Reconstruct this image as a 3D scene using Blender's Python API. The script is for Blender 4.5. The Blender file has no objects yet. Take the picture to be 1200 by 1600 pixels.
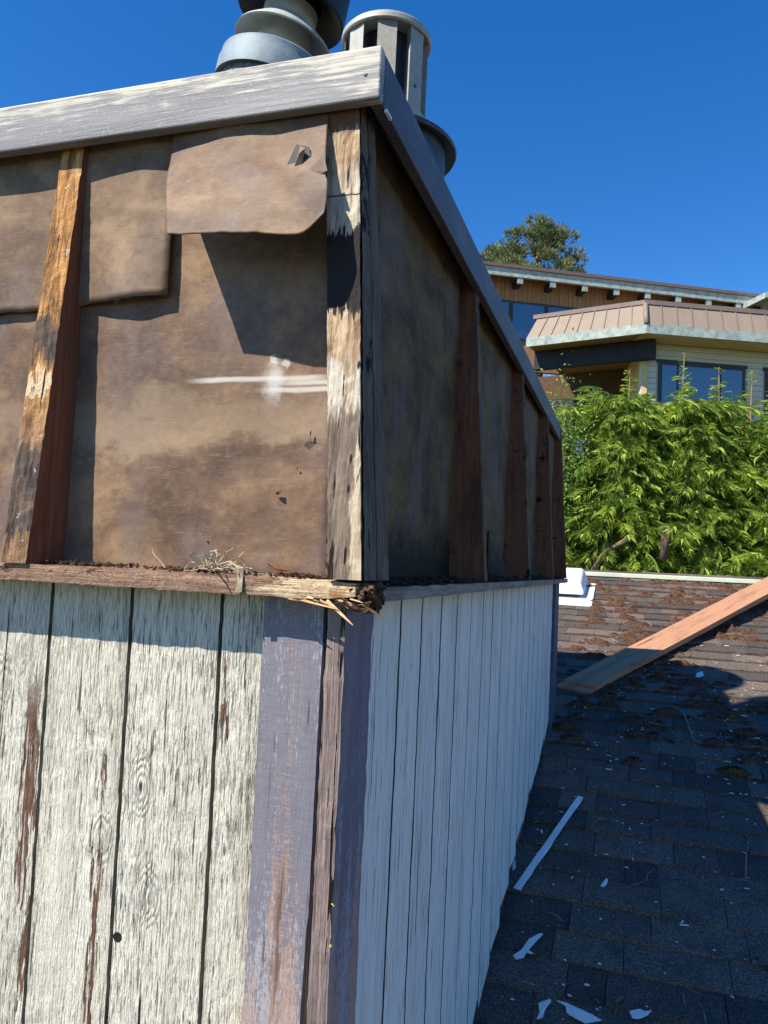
import bpy, bmesh, math, random
import numpy as np
from mathutils import Vector, Matrix, noise

random.seed(7)
RNG = np.random.RandomState(11)
S = bpy.context.scene
COL = S.collection

# ------------------------------------------------------------------ camera, sky, sun, exposure
cam_data = bpy.data.cameras.new('camera')
cam = bpy.data.objects.new('camera', cam_data)
COL.objects.link(cam)
Rt = Matrix(((0.9522, -0.0251, 0.3045), (0.3017, -0.0782, -0.9502), (0.0476, 0.9966, -0.0669)))
cam.matrix_world = Matrix.Translation((0, 0, 0)) @ Rt.to_quaternion().to_matrix().to_4x4()
cam_data.sensor_fit = 'VERTICAL'
cam_data.sensor_height = 24.0
cam_data.lens = 24.0 * 1215 / 1600
cam_data.clip_start = 0.02
cam_data.clip_end = 3000
S.camera = cam

SUN_TRAVEL = Vector((0.8, 1.0, -1.5)).normalized()
SUN_EL = math.asin(-SUN_TRAVEL.z)
SUN_AZ = math.atan2(-SUN_TRAVEL.x, -SUN_TRAVEL.y)
world = bpy.data.worlds.new('World')
S.world = world
world.use_nodes = True
wn = world.node_tree
wn.nodes.clear()
sky = wn.nodes.new('ShaderNodeTexSky')
sky.sky_type = 'NISHITA'
sky.sun_disc = False
sky.sun_elevation = SUN_EL
sky.sun_rotation = SUN_AZ % (2 * math.pi)
sky.altitude = 300
sky.air_density = 1.0
sky.dust_density = 0.0
sky.ozone_density = 4.0
hsv = wn.nodes.new('ShaderNodeHueSaturation')
hsv.inputs['Hue'].default_value = 0.508
hsv.inputs['Saturation'].default_value = 1.33
hsv.inputs['Value'].default_value = 1.0
bg = wn.nodes.new('ShaderNodeBackground')
bg.inputs['Strength'].default_value = 0.123
wo = wn.nodes.new('ShaderNodeOutputWorld')
wn.links.new(sky.outputs[0], hsv.inputs['Color'])
wn.links.new(hsv.outputs[0], bg.inputs[0])
wn.links.new(bg.outputs[0], wo.inputs[0])

sun_data = bpy.data.lights.new('sun', 'SUN')
sun_data.energy = 5.0
sun_data.angle = math.radians(0.53)
sun_data.color = (1.0, 0.925, 0.80)
sun = bpy.data.objects.new('sun', sun_data)
sun.rotation_euler = SUN_TRAVEL.to_track_quat('-Z', 'Y').to_euler()
COL.objects.link(sun)
S.view_settings.view_transform = 'Standard'
S.view_settings.look = 'None'
S.view_settings.gamma = 1.0
S.view_settings.exposure = 0.62
S.view_settings.use_curve_mapping = False

# ------------------------------------------------------------------ node helper
class N:
    def __init__(s, name, rough=0.85, spec=0.3):
        s.m = bpy.data.materials.new(name)
        s.m.use_nodes = True
        s.t = s.m.node_tree
        s.b = s.t.nodes['Principled BSDF']
        s.b.inputs['Roughness'].default_value = rough
        s.b.inputs['Specular IOR Level'].default_value = spec
        tc = s.t.nodes.new('ShaderNodeTexCoord')
        s.obj = tc.outputs['Object']
        oi = s.t.nodes.new('ShaderNodeObjectInfo')
        s.rnd = oi.outputs['Random']
        mu = s.t.nodes.new('ShaderNodeVectorMath'); mu.operation = 'SCALE'
        mu.inputs[0].default_value = (31.7, 17.3, 23.9)
        s.L(s.rnd, mu.inputs['Scale'])
        ad = s.t.nodes.new('ShaderNodeVectorMath'); ad.operation = 'ADD'
        s.L(s.obj, ad.inputs[0]); s.L(mu.outputs[0], ad.inputs[1])
        s.p = ad.outputs[0]
    def L(s, a, b):
        if isinstance(a, (int, float)): b.default_value = a
        elif isinstance(a, (tuple, list)):
            b.default_value = tuple(a) + ((1.0,) if len(a) == 3 and len(b.default_value) == 4 else ())
        else: s.t.links.new(a, b)
    def sc(s, v, k):
        n = s.t.nodes.new('ShaderNodeVectorMath'); n.operation = 'MULTIPLY'
        s.L(v, n.inputs[0]); n.inputs[1].default_value = k
        return n.outputs[0]
    def noise(s, k, detail=4, rough=0.55, v=None, dist=0.0):
        n = s.t.nodes.new('ShaderNodeTexNoise')
        if isinstance(k, tuple): s.L(s.sc(v or s.p, k), n.inputs['Vector']); n.inputs['Scale'].default_value = 1
        else: s.L(v or s.p, n.inputs['Vector']); n.inputs['Scale'].default_value = k
        n.inputs['Detail'].default_value = detail; n.inputs['Roughness'].default_value = rough
        n.inputs['Distortion'].default_value = dist
        return n.outputs['Fac']
    def voro(s, k, v=None, feature='F1', out='Distance'):
        n = s.t.nodes.new('ShaderNodeTexVoronoi'); n.feature = feature
        if isinstance(k, tuple): s.L(s.sc(v or s.p, k), n.inputs['Vector']); n.inputs['Scale'].default_value = 1
        else: s.L(v or s.p, n.inputs['Vector']); n.inputs['Scale'].default_value = k
        return n.outputs[out]
    def step(s, f, a, b):      # smooth 0..1 from a to b
        n = s.t.nodes.new('ShaderNodeMapRange'); n.interpolation_type = 'SMOOTHSTEP'
        s.L(f, n.inputs[0]); n.inputs[1].default_value = a; n.inputs[2].default_value = b
        return n.outputs[0]
    def m_(s, op, a, b=0.0, c=None):
        n = s.t.nodes.new('ShaderNodeMath'); n.operation = op
        s.L(a, n.inputs[0]); s.L(b, n.inputs[1])
        if c is not None: s.L(c, n.inputs[2])
        return n.outputs[0]
    def mul(s, a, b): return s.m_('MULTIPLY', a, b)
    def add(s, a, b): return s.m_('ADD', a, b)
    def inv(s, a): return s.m_('SUBTRACT', 1.0, a)
    def mx(s, a, b): return s.m_('MAXIMUM', a, b)
    def mix(s, f, a, b):
        n = s.t.nodes.new('ShaderNodeMix'); n.data_type = 'RGBA'
        s.L(f, n.inputs[0]); s.L(a, n.inputs[6]); s.L(b, n.inputs[7])
        return n.outputs[2]
    def ramp(s, f, *st):
        n = s.t.nodes.new('ShaderNodeValToRGB'); e = n.color_ramp.elements
        while len(e) < len(st): e.new(0.5)
        for x, (p, c) in zip(e, st): x.position = p; x.color = tuple(c) + (1,)
        s.L(f, n.inputs[0]); return n.outputs[0]
    def xyz(s, v=None):
        n = s.t.nodes.new('ShaderNodeSeparateXYZ'); s.L(v or s.obj, n.inputs[0]); return n.outputs
    def attr(s, name):
        n = s.t.nodes.new('ShaderNodeAttribute'); n.attribute_type = 'OBJECT'; n.attribute_name = name
        return n.outputs['Fac']
    def band(s, f, c, w, soft):   # 1 near c
        d = s.m_('ABSOLUTE', s.m_('SUBTRACT', f, c))
        return s.inv(s.step(d, w, w + soft))
    def bump(s, h, strength=0.5, dist=0.002, prev=None):
        n = s.t.nodes.new('ShaderNodeBump'); n.inputs['Strength'].default_value = strength
        n.inputs['Distance'].default_value = dist; s.L(h, n.inputs['Height'])
        if prev is not None: s.L(prev, n.inputs['Normal'])
        return n.outputs[0]
    def out(s, col=None, rough=None, normal=None, metal=None):
        if col is not None: s.L(col, s.b.inputs['Base Color'])
        if rough is not None: s.L(rough, s.b.inputs['Roughness'])
        if normal is not None: s.L(normal, s.b.inputs['Normal'])
        if metal is not None: s.L(metal, s.b.inputs['Metallic'])
        return s.m

M = {}
def painted_board(name, paint, paint2, bare, crackle=1.0, bareamt=0.0, bumpk=1.0, ax=0, streak=0, worn=0):
    n = N(name, 0.7, 0.3)
    w = (1, 1, 1)
    fine = n.noise((400, 400, 30), 5, 0.6, dist=0.45)
    mid = n.noise((170, 170, 6), 5, 0.6, dist=0.4)
    dens = n.noise((14, 14, 1.6), 4, 0.55)
    tone = n.noise((30, 30, 2.2), 4, 0.5)
    slit = n.mul(n.inv(n.step(fine, 0.36, 0.46)), n.step(dens, 0.62 - 0.25 * crackle, 0.80 - 0.22 * crackle))
    slit2 = n.inv(n.step(mid, 0.32, 0.385))
    deep = n.mul(n.inv(n.step(n.noise((260, 260, 13), 4, 0.6, dist=0.5), 0.375, 0.405)), n.step(n.noise((13, 13, 2.4), 3, 0.5), 0.40, 0.54)) if crackle > 0.5 else 0.0
    crack = n.inv(n.step(n.noise((75, 75, 1.3), 3, 0.5, dist=0.25), 0.275, 0.292))
    rag = n.noise((160, 160, 16), 5, 0.65)
    # bare wood where the paint has flaked off along the grain
    x, y, z = n.xyz()
    px = n.attr('["flake_x"]'); pw = n.attr('["flake_w"]'); pz = n.attr('["flake_z"]')
    dx = n.m_('ABSOLUTE', n.m_('SUBTRACT', (x, y)[ax], px))
    fl = n.m_('SUBTRACT', pw, dx)
    fl = n.m_('MULTIPLY_ADD', n.m_('SUBTRACT', n.noise((38, 38, 4.5), 5, 0.65), 0.5), 0.115, fl)
    fl = n.m_('MULTIPLY_ADD', n.m_('SUBTRACT', rag, 0.5), 0.085, fl)
    fl = n.mul(n.step(fl, 0.0, 0.0035), n.inv(n.step(n.m_('SUBTRACT', z, pz), -0.10, 0.02)))
    if crackle > 0.5: fl = n.mul(fl, n.inv(n.mul(n.step(n.noise((240, 240, 11), 4, 0.6, dist=0.4), 0.53, 0.57), 0.9)))
    any_ = n.step(n.add(n.mul(dens, 0.55), n.mul(rag, 0.45)), 0.66 - bareamt, 0.70 - bareamt)
    bare_m = n.mx(fl, any_)
    pc = n.ramp(n.add(n.mul(tone, 0.7), n.mul(rag, 0.3)), (0.32, paint2), (0.62, paint))
    bc = n.ramp(n.noise((90, 90, 5), 5, 0.6), (0.3, tuple(c * 0.35 for c in bare)), (0.5, bare), (0.72, tuple(min(1, c * 1.8) for c in bare)))
    dark = tuple(c * 0.28 for c in bare)
    if streak:   # grey weather streaks and hair cracks along the grain
        sa = n.noise((60, 60, 2.6), 5, 0.7, dist=0.3); sb = n.noise((7, 7, 1.1), 3, 0.5)
        pc = n.mix(n.mul(n.mul(n.step(sa, 0.46, 0.66), n.step(sb, 0.46, 0.62)), 0.55), pc, (0.30, 0.28, 0.26))
        hair = n.mul(n.inv(n.step(n.noise((230, 230, 6.0), 4, 0.6, dist=0.3), 0.37, 0.40)), n.step(n.noise((9, 9, 3), 3, 0.5, dist=0.2), 0.40, 0.50))
        pc = n.mix(n.mul(hair, 0.85), pc, (0.05, 0.045, 0.045))
    if worn:     # paint rubbed down to primer and wood, more so lower on the board
        low = n.inv(n.step(z, 0.35, 0.72))
        saw = n.noise((40, 40, 420), 3, 0.6)
        wm = n.add(n.mul(n.noise((32, 32, 2.4), 5, 0.7), 0.5), n.mul(n.noise((330, 330, 90), 4, 0.7), 0.5))
        pc = n.mix(n.mul(n.step(n.m_('MULTIPLY_ADD', low, 0.12, wm), 0.555, 0.62), 0.6), pc, (0.48, 0.46, 0.48))
        pc = n.mix(n.mul(n.step(saw, 0.48, 0.62), 0.22), pc, (0.10, 0.095, 0.11))
        wm2 = n.add(n.mul(n.noise((22, 22, 2.0), 4, 0.6), 0.55), n.mul(n.noise((70, 70, 420), 5, 0.7), 0.45))
        pc = n.mix(n.mul(n.step(n.m_('MULTIPLY_ADD', low, 0.12, wm2), 0.555, 0.64), 0.65), pc, (0.44, 0.27, 0.18))
    c = n.mix(bare_m, pc, bc)
    if crackle > 0.5:
        wz = n.mul(n.step(n.noise((26, 26, 1.7), 5, 0.65, dist=0.3), 0.48, 0.66), n.step(rag, 0.38, 0.60))
        c = n.mix(n.mul(wz, 0.55), c, (0.25, 0.205, 0.155))
        kd = n.m_('MULTIPLY_ADD', n.m_('SUBTRACT', mid, 0.5), 0.12, n.voro((8.5, 8.5, 4.2)))
        ring = n.m_('SINE', n.mul(kd, 150.0))
        kin = n.inv(n.step(kd, 0.16, 0.24))
        c = n.mix(n.mul(n.mul(kin, n.step(ring, -0.2, 1.0)), 0.22), c, (0.20, 0.18, 0.15))
        c = n.mix(n.inv(n.step(kd, 0.05, 0.065)), c, (0.05, 0.045, 0.04))
        slit2 = n.mul(slit2, n.inv(n.mul(kin, 0.7)))
    c = n.mix(n.mul(slit, 0.48 * min(1.0, crackle + 0.2)), c, tuple(0.5 * (a * 0.5 + b) for a, b in zip(paint2, dark)))  # slit and crack colours hold the shade inside grooves as well as dirt
    c = n.mix(n.mul(slit2, 0.8), c, dark)
    if crackle > 0.5: c = n.mix(n.mul(deep, 0.8), c, (0.035, 0.03, 0.025))
    c = n.mix(crack, c, (0.02, 0.018, 0.016))
    h = n.add(n.mul(fine, 0.45), n.mul(mid, 0.35))
    h = n.add(h, n.mul(n.noise((420, 420, 120), 3, 0.6), 0.22))
    h = n.m_('SUBTRACT', h, n.mul(n.mx(bare_m, n.mul(slit, 0.5)), 0.35))
    if crackle > 0.5: h = n.add(h, n.mul(n.mul(kin, ring), 0.10))
    h = n.m_('SUBTRACT', h, n.mul(crack, 0.8))
    return n.out(c, n.add(n.mul(bare_m, 0.2), 0.62), n.bump(h, min(1.0, 0.9 * bumpk), 0.0062 * bumpk))

M['white'] = painted_board('old_white_paint', (0.80, 0.765, 0.63), (0.63, 0.595, 0.48), (0.155, 0.070, 0.038), 1.15, -0.01, 1.5)
M['white_side'] = painted_board('white_paint_side', (0.84, 0.83, 0.77), (0.74, 0.73, 0.68), (0.16, 0.12, 0.10), 0.0, -0.015, 0.5, ax=1, streak=1)
M['grey'] = painted_board('grey_trim_paint', (0.215, 0.205, 0.235), (0.175, 0.165, 0.195), (0.30, 0.19, 0.15), 0.0, -0.03, 0.6, worn=1)
M['grey_side'] = painted_board('grey_trim_side', (0.20, 0.18, 0.225), (0.15, 0.14, 0.18), (0.30, 0.23, 0.24), 0.0, -0.03, 0.5, ax=1, worn=1)
M['navy'] = painted_board('dark_trim_paint', (0.10, 0.11, 0.16), (0.075, 0.08, 0.12), (0.2, 0.15, 0.14), 0.2, 0.0, 0.6, ax=1)

def wood(name, light, dark, axis=2, stain=0.4, bumpk=1.0, rough=0.85, black=0.0, dense=1.0, paint=None):
    n = N(name, rough, 0.15)
    k = [110 * dense] * 3; k[axis] = 3.5; k2 = [300 * dense] * 3; k2[axis] = 12; kb = [14] * 3; kb[axis] = 3
    g = n.noise(tuple(k), 6, 0.65, dist=0.4)
    f = n.noise(tuple(k2), 4, 0.6)
    s_ = n.noise(tuple(kb), 5, 0.65)
    c = n.ramp(n.add(n.mul(g, 0.6), n.mul(f, 0.4)), (0.33, dark), (0.5, tuple(0.5 * (a + b) for a, b in zip(light, dark))), (0.66, light))
    c = n.mix(n.mul(n.step(s_, 0.5, 0.68), stain), c, tuple(x * 0.25 for x in dark))
    ck = [70] * 3; ck[axis] = 1.6
    crack = n.inv(n.step(n.noise(tuple(k_ * max(1, dense) for k_ in ck), 3, 0.5, dist=0.3), 0.285 + (0.07 if dense > 1 else 0), 0.31 + (0.07 if dense > 1 else 0)))
    if black:
        c = n.mix(n.step(n.noise(9.0, 6, 0.7), 0.60 - black * 0.2, 0.66 - black * 0.2), c, (0.016, 0.013, 0.012))
    if paint:
        c = n.mix(n.step(n.add(n.mul(n.noise(13, 4, 0.5), 0.6), n.mul(f, 0.4)), 0.53, 0.56), c, paint)
    c = n.mix(crack, c, (0.012, 0.009, 0.008))
    h = n.m_('SUBTRACT', n.add(n.mul(g, 0.6), n.mul(f, 0.4)), n.mul(crack, 0.7))
    return n.out(c, None, n.bump(h, min(1.0, 0.75 * bumpk), 0.003 * max(1.0, bumpk)))

M['edge_wood'] = wood('split_board_edge', (0.46, 0.36, 0.325), (0.085, 0.055, 0.047), 2, 0.25, 2.6, dense=1.5)
M['stud'] = wood('orange_stud_wood', (0.56, 0.27, 0.095), (0.22, 0.085, 0.03), 2, 0.75, 1.6, black=0.55)
M['red_wood'] = wood('reddish_cedar', (0.27, 0.115, 0.065), (0.12, 0.048, 0.030), 2, 0.5, 0.7, black=0.04)
M['sill_plain'] = wood('sill_wood', (0.50, 0.35, 0.24), (0.20, 0.11, 0.07), 0, 0.6, 2.4)
def sill_mat():
    n = N('rotting_sill_wood', 0.9, 0.1)
    g = n.noise((7, 170, 170), 6, 0.7, dist=0.5); b = n.noise((14, 30, 60), 5, 0.7); f = n.noise(260, 4, 0.7)
    x, y, z = n.xyz()
    c = n.ramp(n.add(n.mul(g, 0.6), n.mul(f, 0.4)), (0.34, (0.10, 0.055, 0.035)), (0.5, (0.30, 0.19, 0.13)), (0.66, (0.52, 0.37, 0.26)))
    pale = n.ramp(n.add(n.mul(g, 0.6), n.mul(f, 0.4)), (0.36, (0.34, 0.19, 0.09)), (0.5, (0.66, 0.50, 0.31)), (0.7, (0.82, 0.68, 0.46)))
    pm = n.step(n.m_('MULTIPLY_ADD', n.step(x, 0.40, 0.66), 0.22, n.add(n.mul(b, 0.6), n.mul(g, 0.4))), 0.60, 0.66)
    c = n.mix(pm, c, pale)
    c = n.mix(n.mul(n.step(n.noise((22, 60, 60), 4, 0.7), 0.60, 0.68), 0.8), c, (0.03, 0.02, 0.015))
    c = n.mix(n.mul(n.step(n.noise(31, 3, 0.6), 0.66, 0.70), 0.7), c, (0.48, 0.24, 0.06))
    return n.out(c, None, n.bump(n.add(n.mul(g, 0.7), n.mul(f, 0.35)), 1.0, 0.006))
M['sill'] = sill_mat()
M['sill_dark'] = wood('dirty_sill_wood', (0.13, 0.10, 0.08), (0.035, 0.028, 0.025), 1, 0.6, 1.5, black=0.5)
M['sill_edge'] = wood('sill_edge_paint', (0.42, 0.38, 0.33), (0.16, 0.13, 0.11), 1, 0.4, 1.0)
M['splinter'] = wood('fresh_split_wood', (0.78, 0.56, 0.32), (0.42, 0.20, 0.08), 0, 0.1, 1.2)
M['rot'] = wood('rotten_wood', (0.20, 0.12, 0.07), (0.04, 0.02, 0.012), 0, 0.7, 2.5)
M['side_post'] = wood('weathered_post', (0.26, 0.20, 0.15), (0.06, 0.045, 0.035), 2, 0.4, 1.8, black=0.2)
M['plank'] = wood('new_cedar_plank', (0.52, 0.285, 0.165), (0.36, 0.175, 0.10), 1, 0.35, 0.6, 0.75)

# post face: weathered wood, an old coat of white paint, black stain in the middle, grey at the foot
def post_mat():
    n = N('corner_post_wood', 0.8, 0.2)
    g = n.noise((150, 150, 4), 6, 0.65, dist=0.4); f = n.noise((60, 60, 14), 5, 0.65)
    x, y, z = n.xyz()
    f2 = n.noise((170, 170, 9), 4, 0.7)
    zz = n.m_('MULTIPLY_ADD', n.m_('SUBTRACT', f, 0.5), 0.06, n.m_('MULTIPLY_ADD', n.m_('SUBTRACT', f2, 0.5), 0.09, z))
    c = n.ramp(g, (0.3, (0.16, 0.08, 0.035)), (0.5, (0.46, 0.31, 0.18)), (0.7, (0.72, 0.58, 0.40)))
    old = n.ramp(g, (0.3, (0.07, 0.05, 0.035)), (0.5, (0.19, 0.145, 0.11)), (0.72, (0.36, 0.28, 0.20)))
    white = n.ramp(g, (0.34, (0.28, 0.24, 0.20)), (0.46, (0.60, 0.54, 0.44)), (0.66, (0.76, 0.72, 0.62)))
    c = n.mix(n.inv(n.step(zz, 0.185, 0.215)), c, old)
    c = n.mix(n.mul(n.step(n.noise((40, 40, 9), 5, 0.7), 0.52, 0.6), 0.6), c, (0.13, 0.085, 0.06))
    xx = n.m_('MULTIPLY_ADD', n.m_('SUBTRACT', f, 0.5), 0.03, x)
    xr = n.m_('MULTIPLY_ADD', n.m_('SUBTRACT', n.noise((90, 90, 12), 5, 0.7), 0.5), 0.035, xx)
    rightpale = n.mul(n.step(xr, 0.029, 0.036), n.inv(n.step(zz, 0.16, 0.2)))
    c = n.mix(n.mul(rightpale, 0.85), c, n.ramp(g, (0.3, (0.30, 0.20, 0.11)), (0.55, (0.66, 0.55, 0.38))))
    c = n.mix(n.mul(n.mul(n.band(zz, 0.235, 0.026, 0.02), n.step(f, 0.38, 0.50)), 0.85), c, white)
    c = n.mix(n.mul(n.band(zz, 0.485, 0.045, 0.03), 0.6), c, white)
    blk = n.mul(n.band(zz, 0.395, 0.055, 0.006), n.inv(n.step(xx, 0.020, 0.026)))
    c = n.mix(blk, c, (0.03, 0.024, 0.022))
    c = n.mix(n.mul(n.band(zz, 0.40, 0.062, 0.006), n.step(xx, 0.022, 0.026)), c, (0.62, 0.62, 0.60))
    c = n.mix(n.step(zz, 0.60, 0.615), c, (0.16, 0.08, 0.04))
    crack = n.inv(n.step(n.noise((95, 95, 2.4), 3, 0.5, dist=0.4), 0.31, 0.34))
    c = n.mix(crack, c, (0.02, 0.014, 0.01))
    for hz in (0.095, 0.135, 0.262, 0.55):
        kx = 0.024
        dxx = n.m_('POWER', n.m_('SUBTRACT', x, kx), 2.0); dz = n.m_('POWER', n.m_('MULTIPLY', n.m_('SUBTRACT', z, hz), 0.35), 2.0)
        d = n.m_('SQRT', n.add(dxx, dz))
        c = n.mix(n.inv(n.step(d, 0.0012, 0.003)), c, (0.02, 0.012, 0.01))
    # saw line
    c = n.mix(n.band(n.m_('MULTIPLY_ADD', n.m_('SUBTRACT', g, 0.5), 0.004, z), 0.509, 0.0008, 0.0006), c, (0.06, 0.045, 0.04))
    h = n.m_('SUBTRACT', n.add(n.mul(g, 0.7), n.mul(n.noise((330, 330, 40), 4, 0.6), 0.4)), n.mul(crack, 0.8))
    return n.out(c, None, n.bump(h, 0.9, 0.005))
M['post'] = post_mat()

def stud_mat():
    n = N('lit_stud_wood', 0.8, 0.2)
    g = n.noise((120, 120, 5), 6, 0.65, dist=0.5); b = n.noise((26, 26, 9), 5, 0.7)
    x, y, z = n.xyz()
    c = n.ramp(g, (0.32, (0.10, 0.035, 0.014)), (0.50, (0.42, 0.20, 0.06)), (0.70, (0.70, 0.40, 0.18)))
    c = n.mix(n.mul(n.inv(n.step(z, 0.12, 0.3)), 0.75), c, n.ramp(g, (0.3, (0.10, 0.06, 0.035)), (0.7, (0.36, 0.23, 0.14))))
    zz = n.m_('MULTIPLY_ADD', n.m_('SUBTRACT', b, 0.5), 0.22, z)
    c = n.mix(n.mul(n.step(b, 0.50, 0.60), 0.75), c, n.ramp(g, (0.3, (0.035, 0.016, 0.010)), (0.7, (0.22, 0.12, 0.07))))
    for hz, w in ((0.315, 0.022), (0.105, 0.024), (0.04, 0.006)):
        c = n.mix(n.mul(n.band(zz, hz, w, 0.03), 0.9), c, n.ramp(g, (0.35, (0.012, 0.010, 0.010)), (0.8, (0.16, 0.13, 0.12))))
    c = n.mix(n.mul(n.band(zz, 0.245, 0.010, 0.004), 0.8), c, (0.72, 0.58, 0.38))
    c = n.mix(n.step(n.noise(60, 4, 0.7), 0.66, 0.7), c, (0.55, 0.50, 0.46))
    crack = n.inv(n.step(n.noise((80, 80, 2.0), 3, 0.5, dist=0.4), 0.30, 0.325))
    c = n.mix(crack, c, (0.03, 0.014, 0.008))
    h = n.m_('SUBTRACT', n.add(n.mul(g, 0.6), n.mul(n.noise(240, 4, 0.7), 0.5)), n.mul(crack, 0.7))
    return n.out(c, None, n.bump(h, 0.9, 0.004))
M['stud_face'] = stud_mat()

def felt(name, a, b, c3, blot=1.0, strokes=False, dirt=0.0, rough=0.62, local=False):
    n = N(name, rough, 0.06 if dirt else 0.25)
    if local:
        ge = n.t.nodes.new('ShaderNodeNewGeometry'); n.p = ge.outputs['Position']
    big = n.noise((5.5, 5.5, 10.0), 5, 0.6, dist=0.5)
    mid = n.noise(24, 6, 0.65)
    fine = n.noise(420, 3, 0.6)
    spk = n.noise(150, 3, 0.7)
    f = n.add(n.mul(big, 0.72), n.mul(mid, 0.28))
    c = n.ramp(f, (0.38, b), (0.50, a), (0.64, c3))
    lav = n.noise((7, 7, 5), 4, 0.5, v=n.sc(n.p, (1.3, 1.7, 0.9)))
    c = n.mix(n.mul(n.step(lav, 0.46, 0.62), 0.5), c, (0.175, 0.138, 0.13))
    c = n.mix(n.mul(n.step(fine, 0.5, 0.75), 0.22), c, (0.05, 0.035, 0.028))
    c = n.mix(n.mul(n.step(spk, 0.68, 0.74), 0.5), c, (0.42, 0.32, 0.22))
    m2 = n.noise(75, 6, 0.7)
    c = n.mix(n.mul(n.step(m2, 0.50, 0.66), 0.24), c, tuple(x_ * 0.45 for x_ in b))
    c = n.mix(n.mul(n.step(m2, 0.48, 0.36), 0.18), c, c3)
    fib = n.noise((30, 30, 340), 3, 0.6, dist=1.2)
    c = n.mix(n.mul(n.step(fib, 0.56, 0.70), 0.25), c, (0.40, 0.29, 0.19))
    tide = n.noise((9, 9, 13), 6, 0.6, dist=0.8)
    c = n.mix(n.mul(n.band(tide, 0.52, 0.003, 0.02), 0.13), c, (0.05, 0.032, 0.022))
    x, y, z = n.xyz()
    if strokes:
        fz = n.m_('MULTIPLY_ADD', n.m_('SUBTRACT', n.noise((20, 20, 60), 3, 0.5), 0.5), 0.006, z)
        sx = n.step(x, 0.0, 0.20)
        for zc, w, xs, x1 in ((0.262, 0.0012, -0.66, -0.48), (0.255, 0.001, -0.52, -0.40), (0.245, 0.0015, -0.54, -0.42)):
            mk = n.mul(n.band(fz, zc, w, 0.0045), n.mul(n.step(x, xs, xs + 0.06), n.inv(n.step(x, x1 + 0.03, x1 + 0.08))))
            c = n.mix(n.mul(mk, 0.62), c, (0.72, 0.70, 0.62))
        def blob(bx, bz, r, s_, k=1.0):
            ddx = n.m_('POWER', n.m_('SUBTRACT', x, bx), 2.0); ddz = n.m_('POWER', n.m_('MULTIPLY', n.m_('SUBTRACT', z, bz), k), 2.0)
            d = n.m_('SQRT', n.add(ddx, ddz)); d = n.m_('MULTIPLY_ADD', n.m_('SUBTRACT', n.noise(70, 4, 0.6), 0.5), 0.022, d)
            return n.inv(n.step(d, r, r + s_))
        for bx, bz, r, s_, k in ((-0.503, 0.258, 0.004, 0.018, 0.5), (-0.505, 0.291, 0.004, 0.005, 1), (-0.485, 0.284, 0.003, 0.005, 1), (-0.785, 0.405, 0.004, 0.008, 0.6), (-0.800, 0.43, 0.003, 0.006, 0.6)):
            c = n.mix(n.mul(blob(bx, bz, r, s_, k), 0.55), c, (0.72, 0.70, 0.64))
        c = n.mix(n.mul(blob(-0.44, 0.165, 0.0035, 0.003, 1), 0.9), c, (0.03, 0.015, 0.01))
        # pale band halfway up, broken by noise
        c = n.mix(n.mul(n.band(n.m_('MULTIPLY_ADD', n.m_('SUBTRACT', n.add(n.mul(big, 0.6), n.mul(mid, 0.4)), 0.5), 0.34, z), 0.195, 0.008, 0.045), 0.34), c, (0.46, 0.34, 0.21))
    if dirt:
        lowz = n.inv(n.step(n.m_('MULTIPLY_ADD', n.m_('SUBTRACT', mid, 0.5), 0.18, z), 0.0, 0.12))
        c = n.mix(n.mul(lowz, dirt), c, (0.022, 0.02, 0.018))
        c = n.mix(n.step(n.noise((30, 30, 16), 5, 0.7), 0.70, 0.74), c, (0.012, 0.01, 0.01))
    h = n.add(n.mul(big, 0.6), n.add(n.add(n.mul(fine, 0.12), n.mul(m2, 0.10)), n.mul(mid, 0.25)))
    return n.out(c, n.add(n.mul(mid, 0.25), rough - 0.12), n.bump(h, 0.4, 0.0045))
M['felt'] = felt('brown_building_paper', (0.180, 0.108, 0.068), (0.105, 0.064, 0.044), (0.33, 0.215, 0.12), strokes=True)
M['felt_flap'] = felt('brown_building_paper_loose', (0.205, 0.128, 0.076), (0.13, 0.080, 0.052), (0.36, 0.24, 0.14), local=True)
M['felt_side_shaded'] = felt('brown_building_paper_shaded', (0.135, 0.085, 0.040), (0.070, 0.043, 0.024), (0.21, 0.145, 0.060), dirt=0.9)  # same paper as the front, colour darkened for the shaded side

def fascia_mat(name, base, dark, scrape, ax):
    n = N(name, 0.55, 0.4)
    k = [160] * 3; k[ax] = 9
    k2 = [26] * 3; k2[ax] = 4
    g = n.noise(tuple(k), 6, 0.68, dist=0.3); b = n.noise(tuple(k2), 4, 0.6); br = n.noise(4.2, 4, 0.6)
    x, y, z = n.xyz()
    c = n.ramp(b, (0.35, dark), (0.6, base))
    up = n.mul(n.step(z, 0.008, 0.07), 0.09)
    sm = n.step(n.add(n.add(n.mul(g, 0.6), n.mul(br, 0.4)), up), 0.545, 0.63)
    c = n.mix(n.mul(sm, 0.75), c, scrape)
    c = n.mix(n.mul(n.step(n.noise(260, 3, 0.7), 0.62, 0.66), 0.6), c, (0.5, 0.49, 0.5))
    return n.out(c, None, n.bump(g, 0.45, 0.002))
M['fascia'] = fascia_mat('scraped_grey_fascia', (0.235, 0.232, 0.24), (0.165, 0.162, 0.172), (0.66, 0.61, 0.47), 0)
M['fascia_side'] = fascia_mat('grey_fascia_side', (0.10, 0.098, 0.115), (0.075, 0.073, 0.09), (0.16, 0.155, 0.17), 1)

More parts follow.
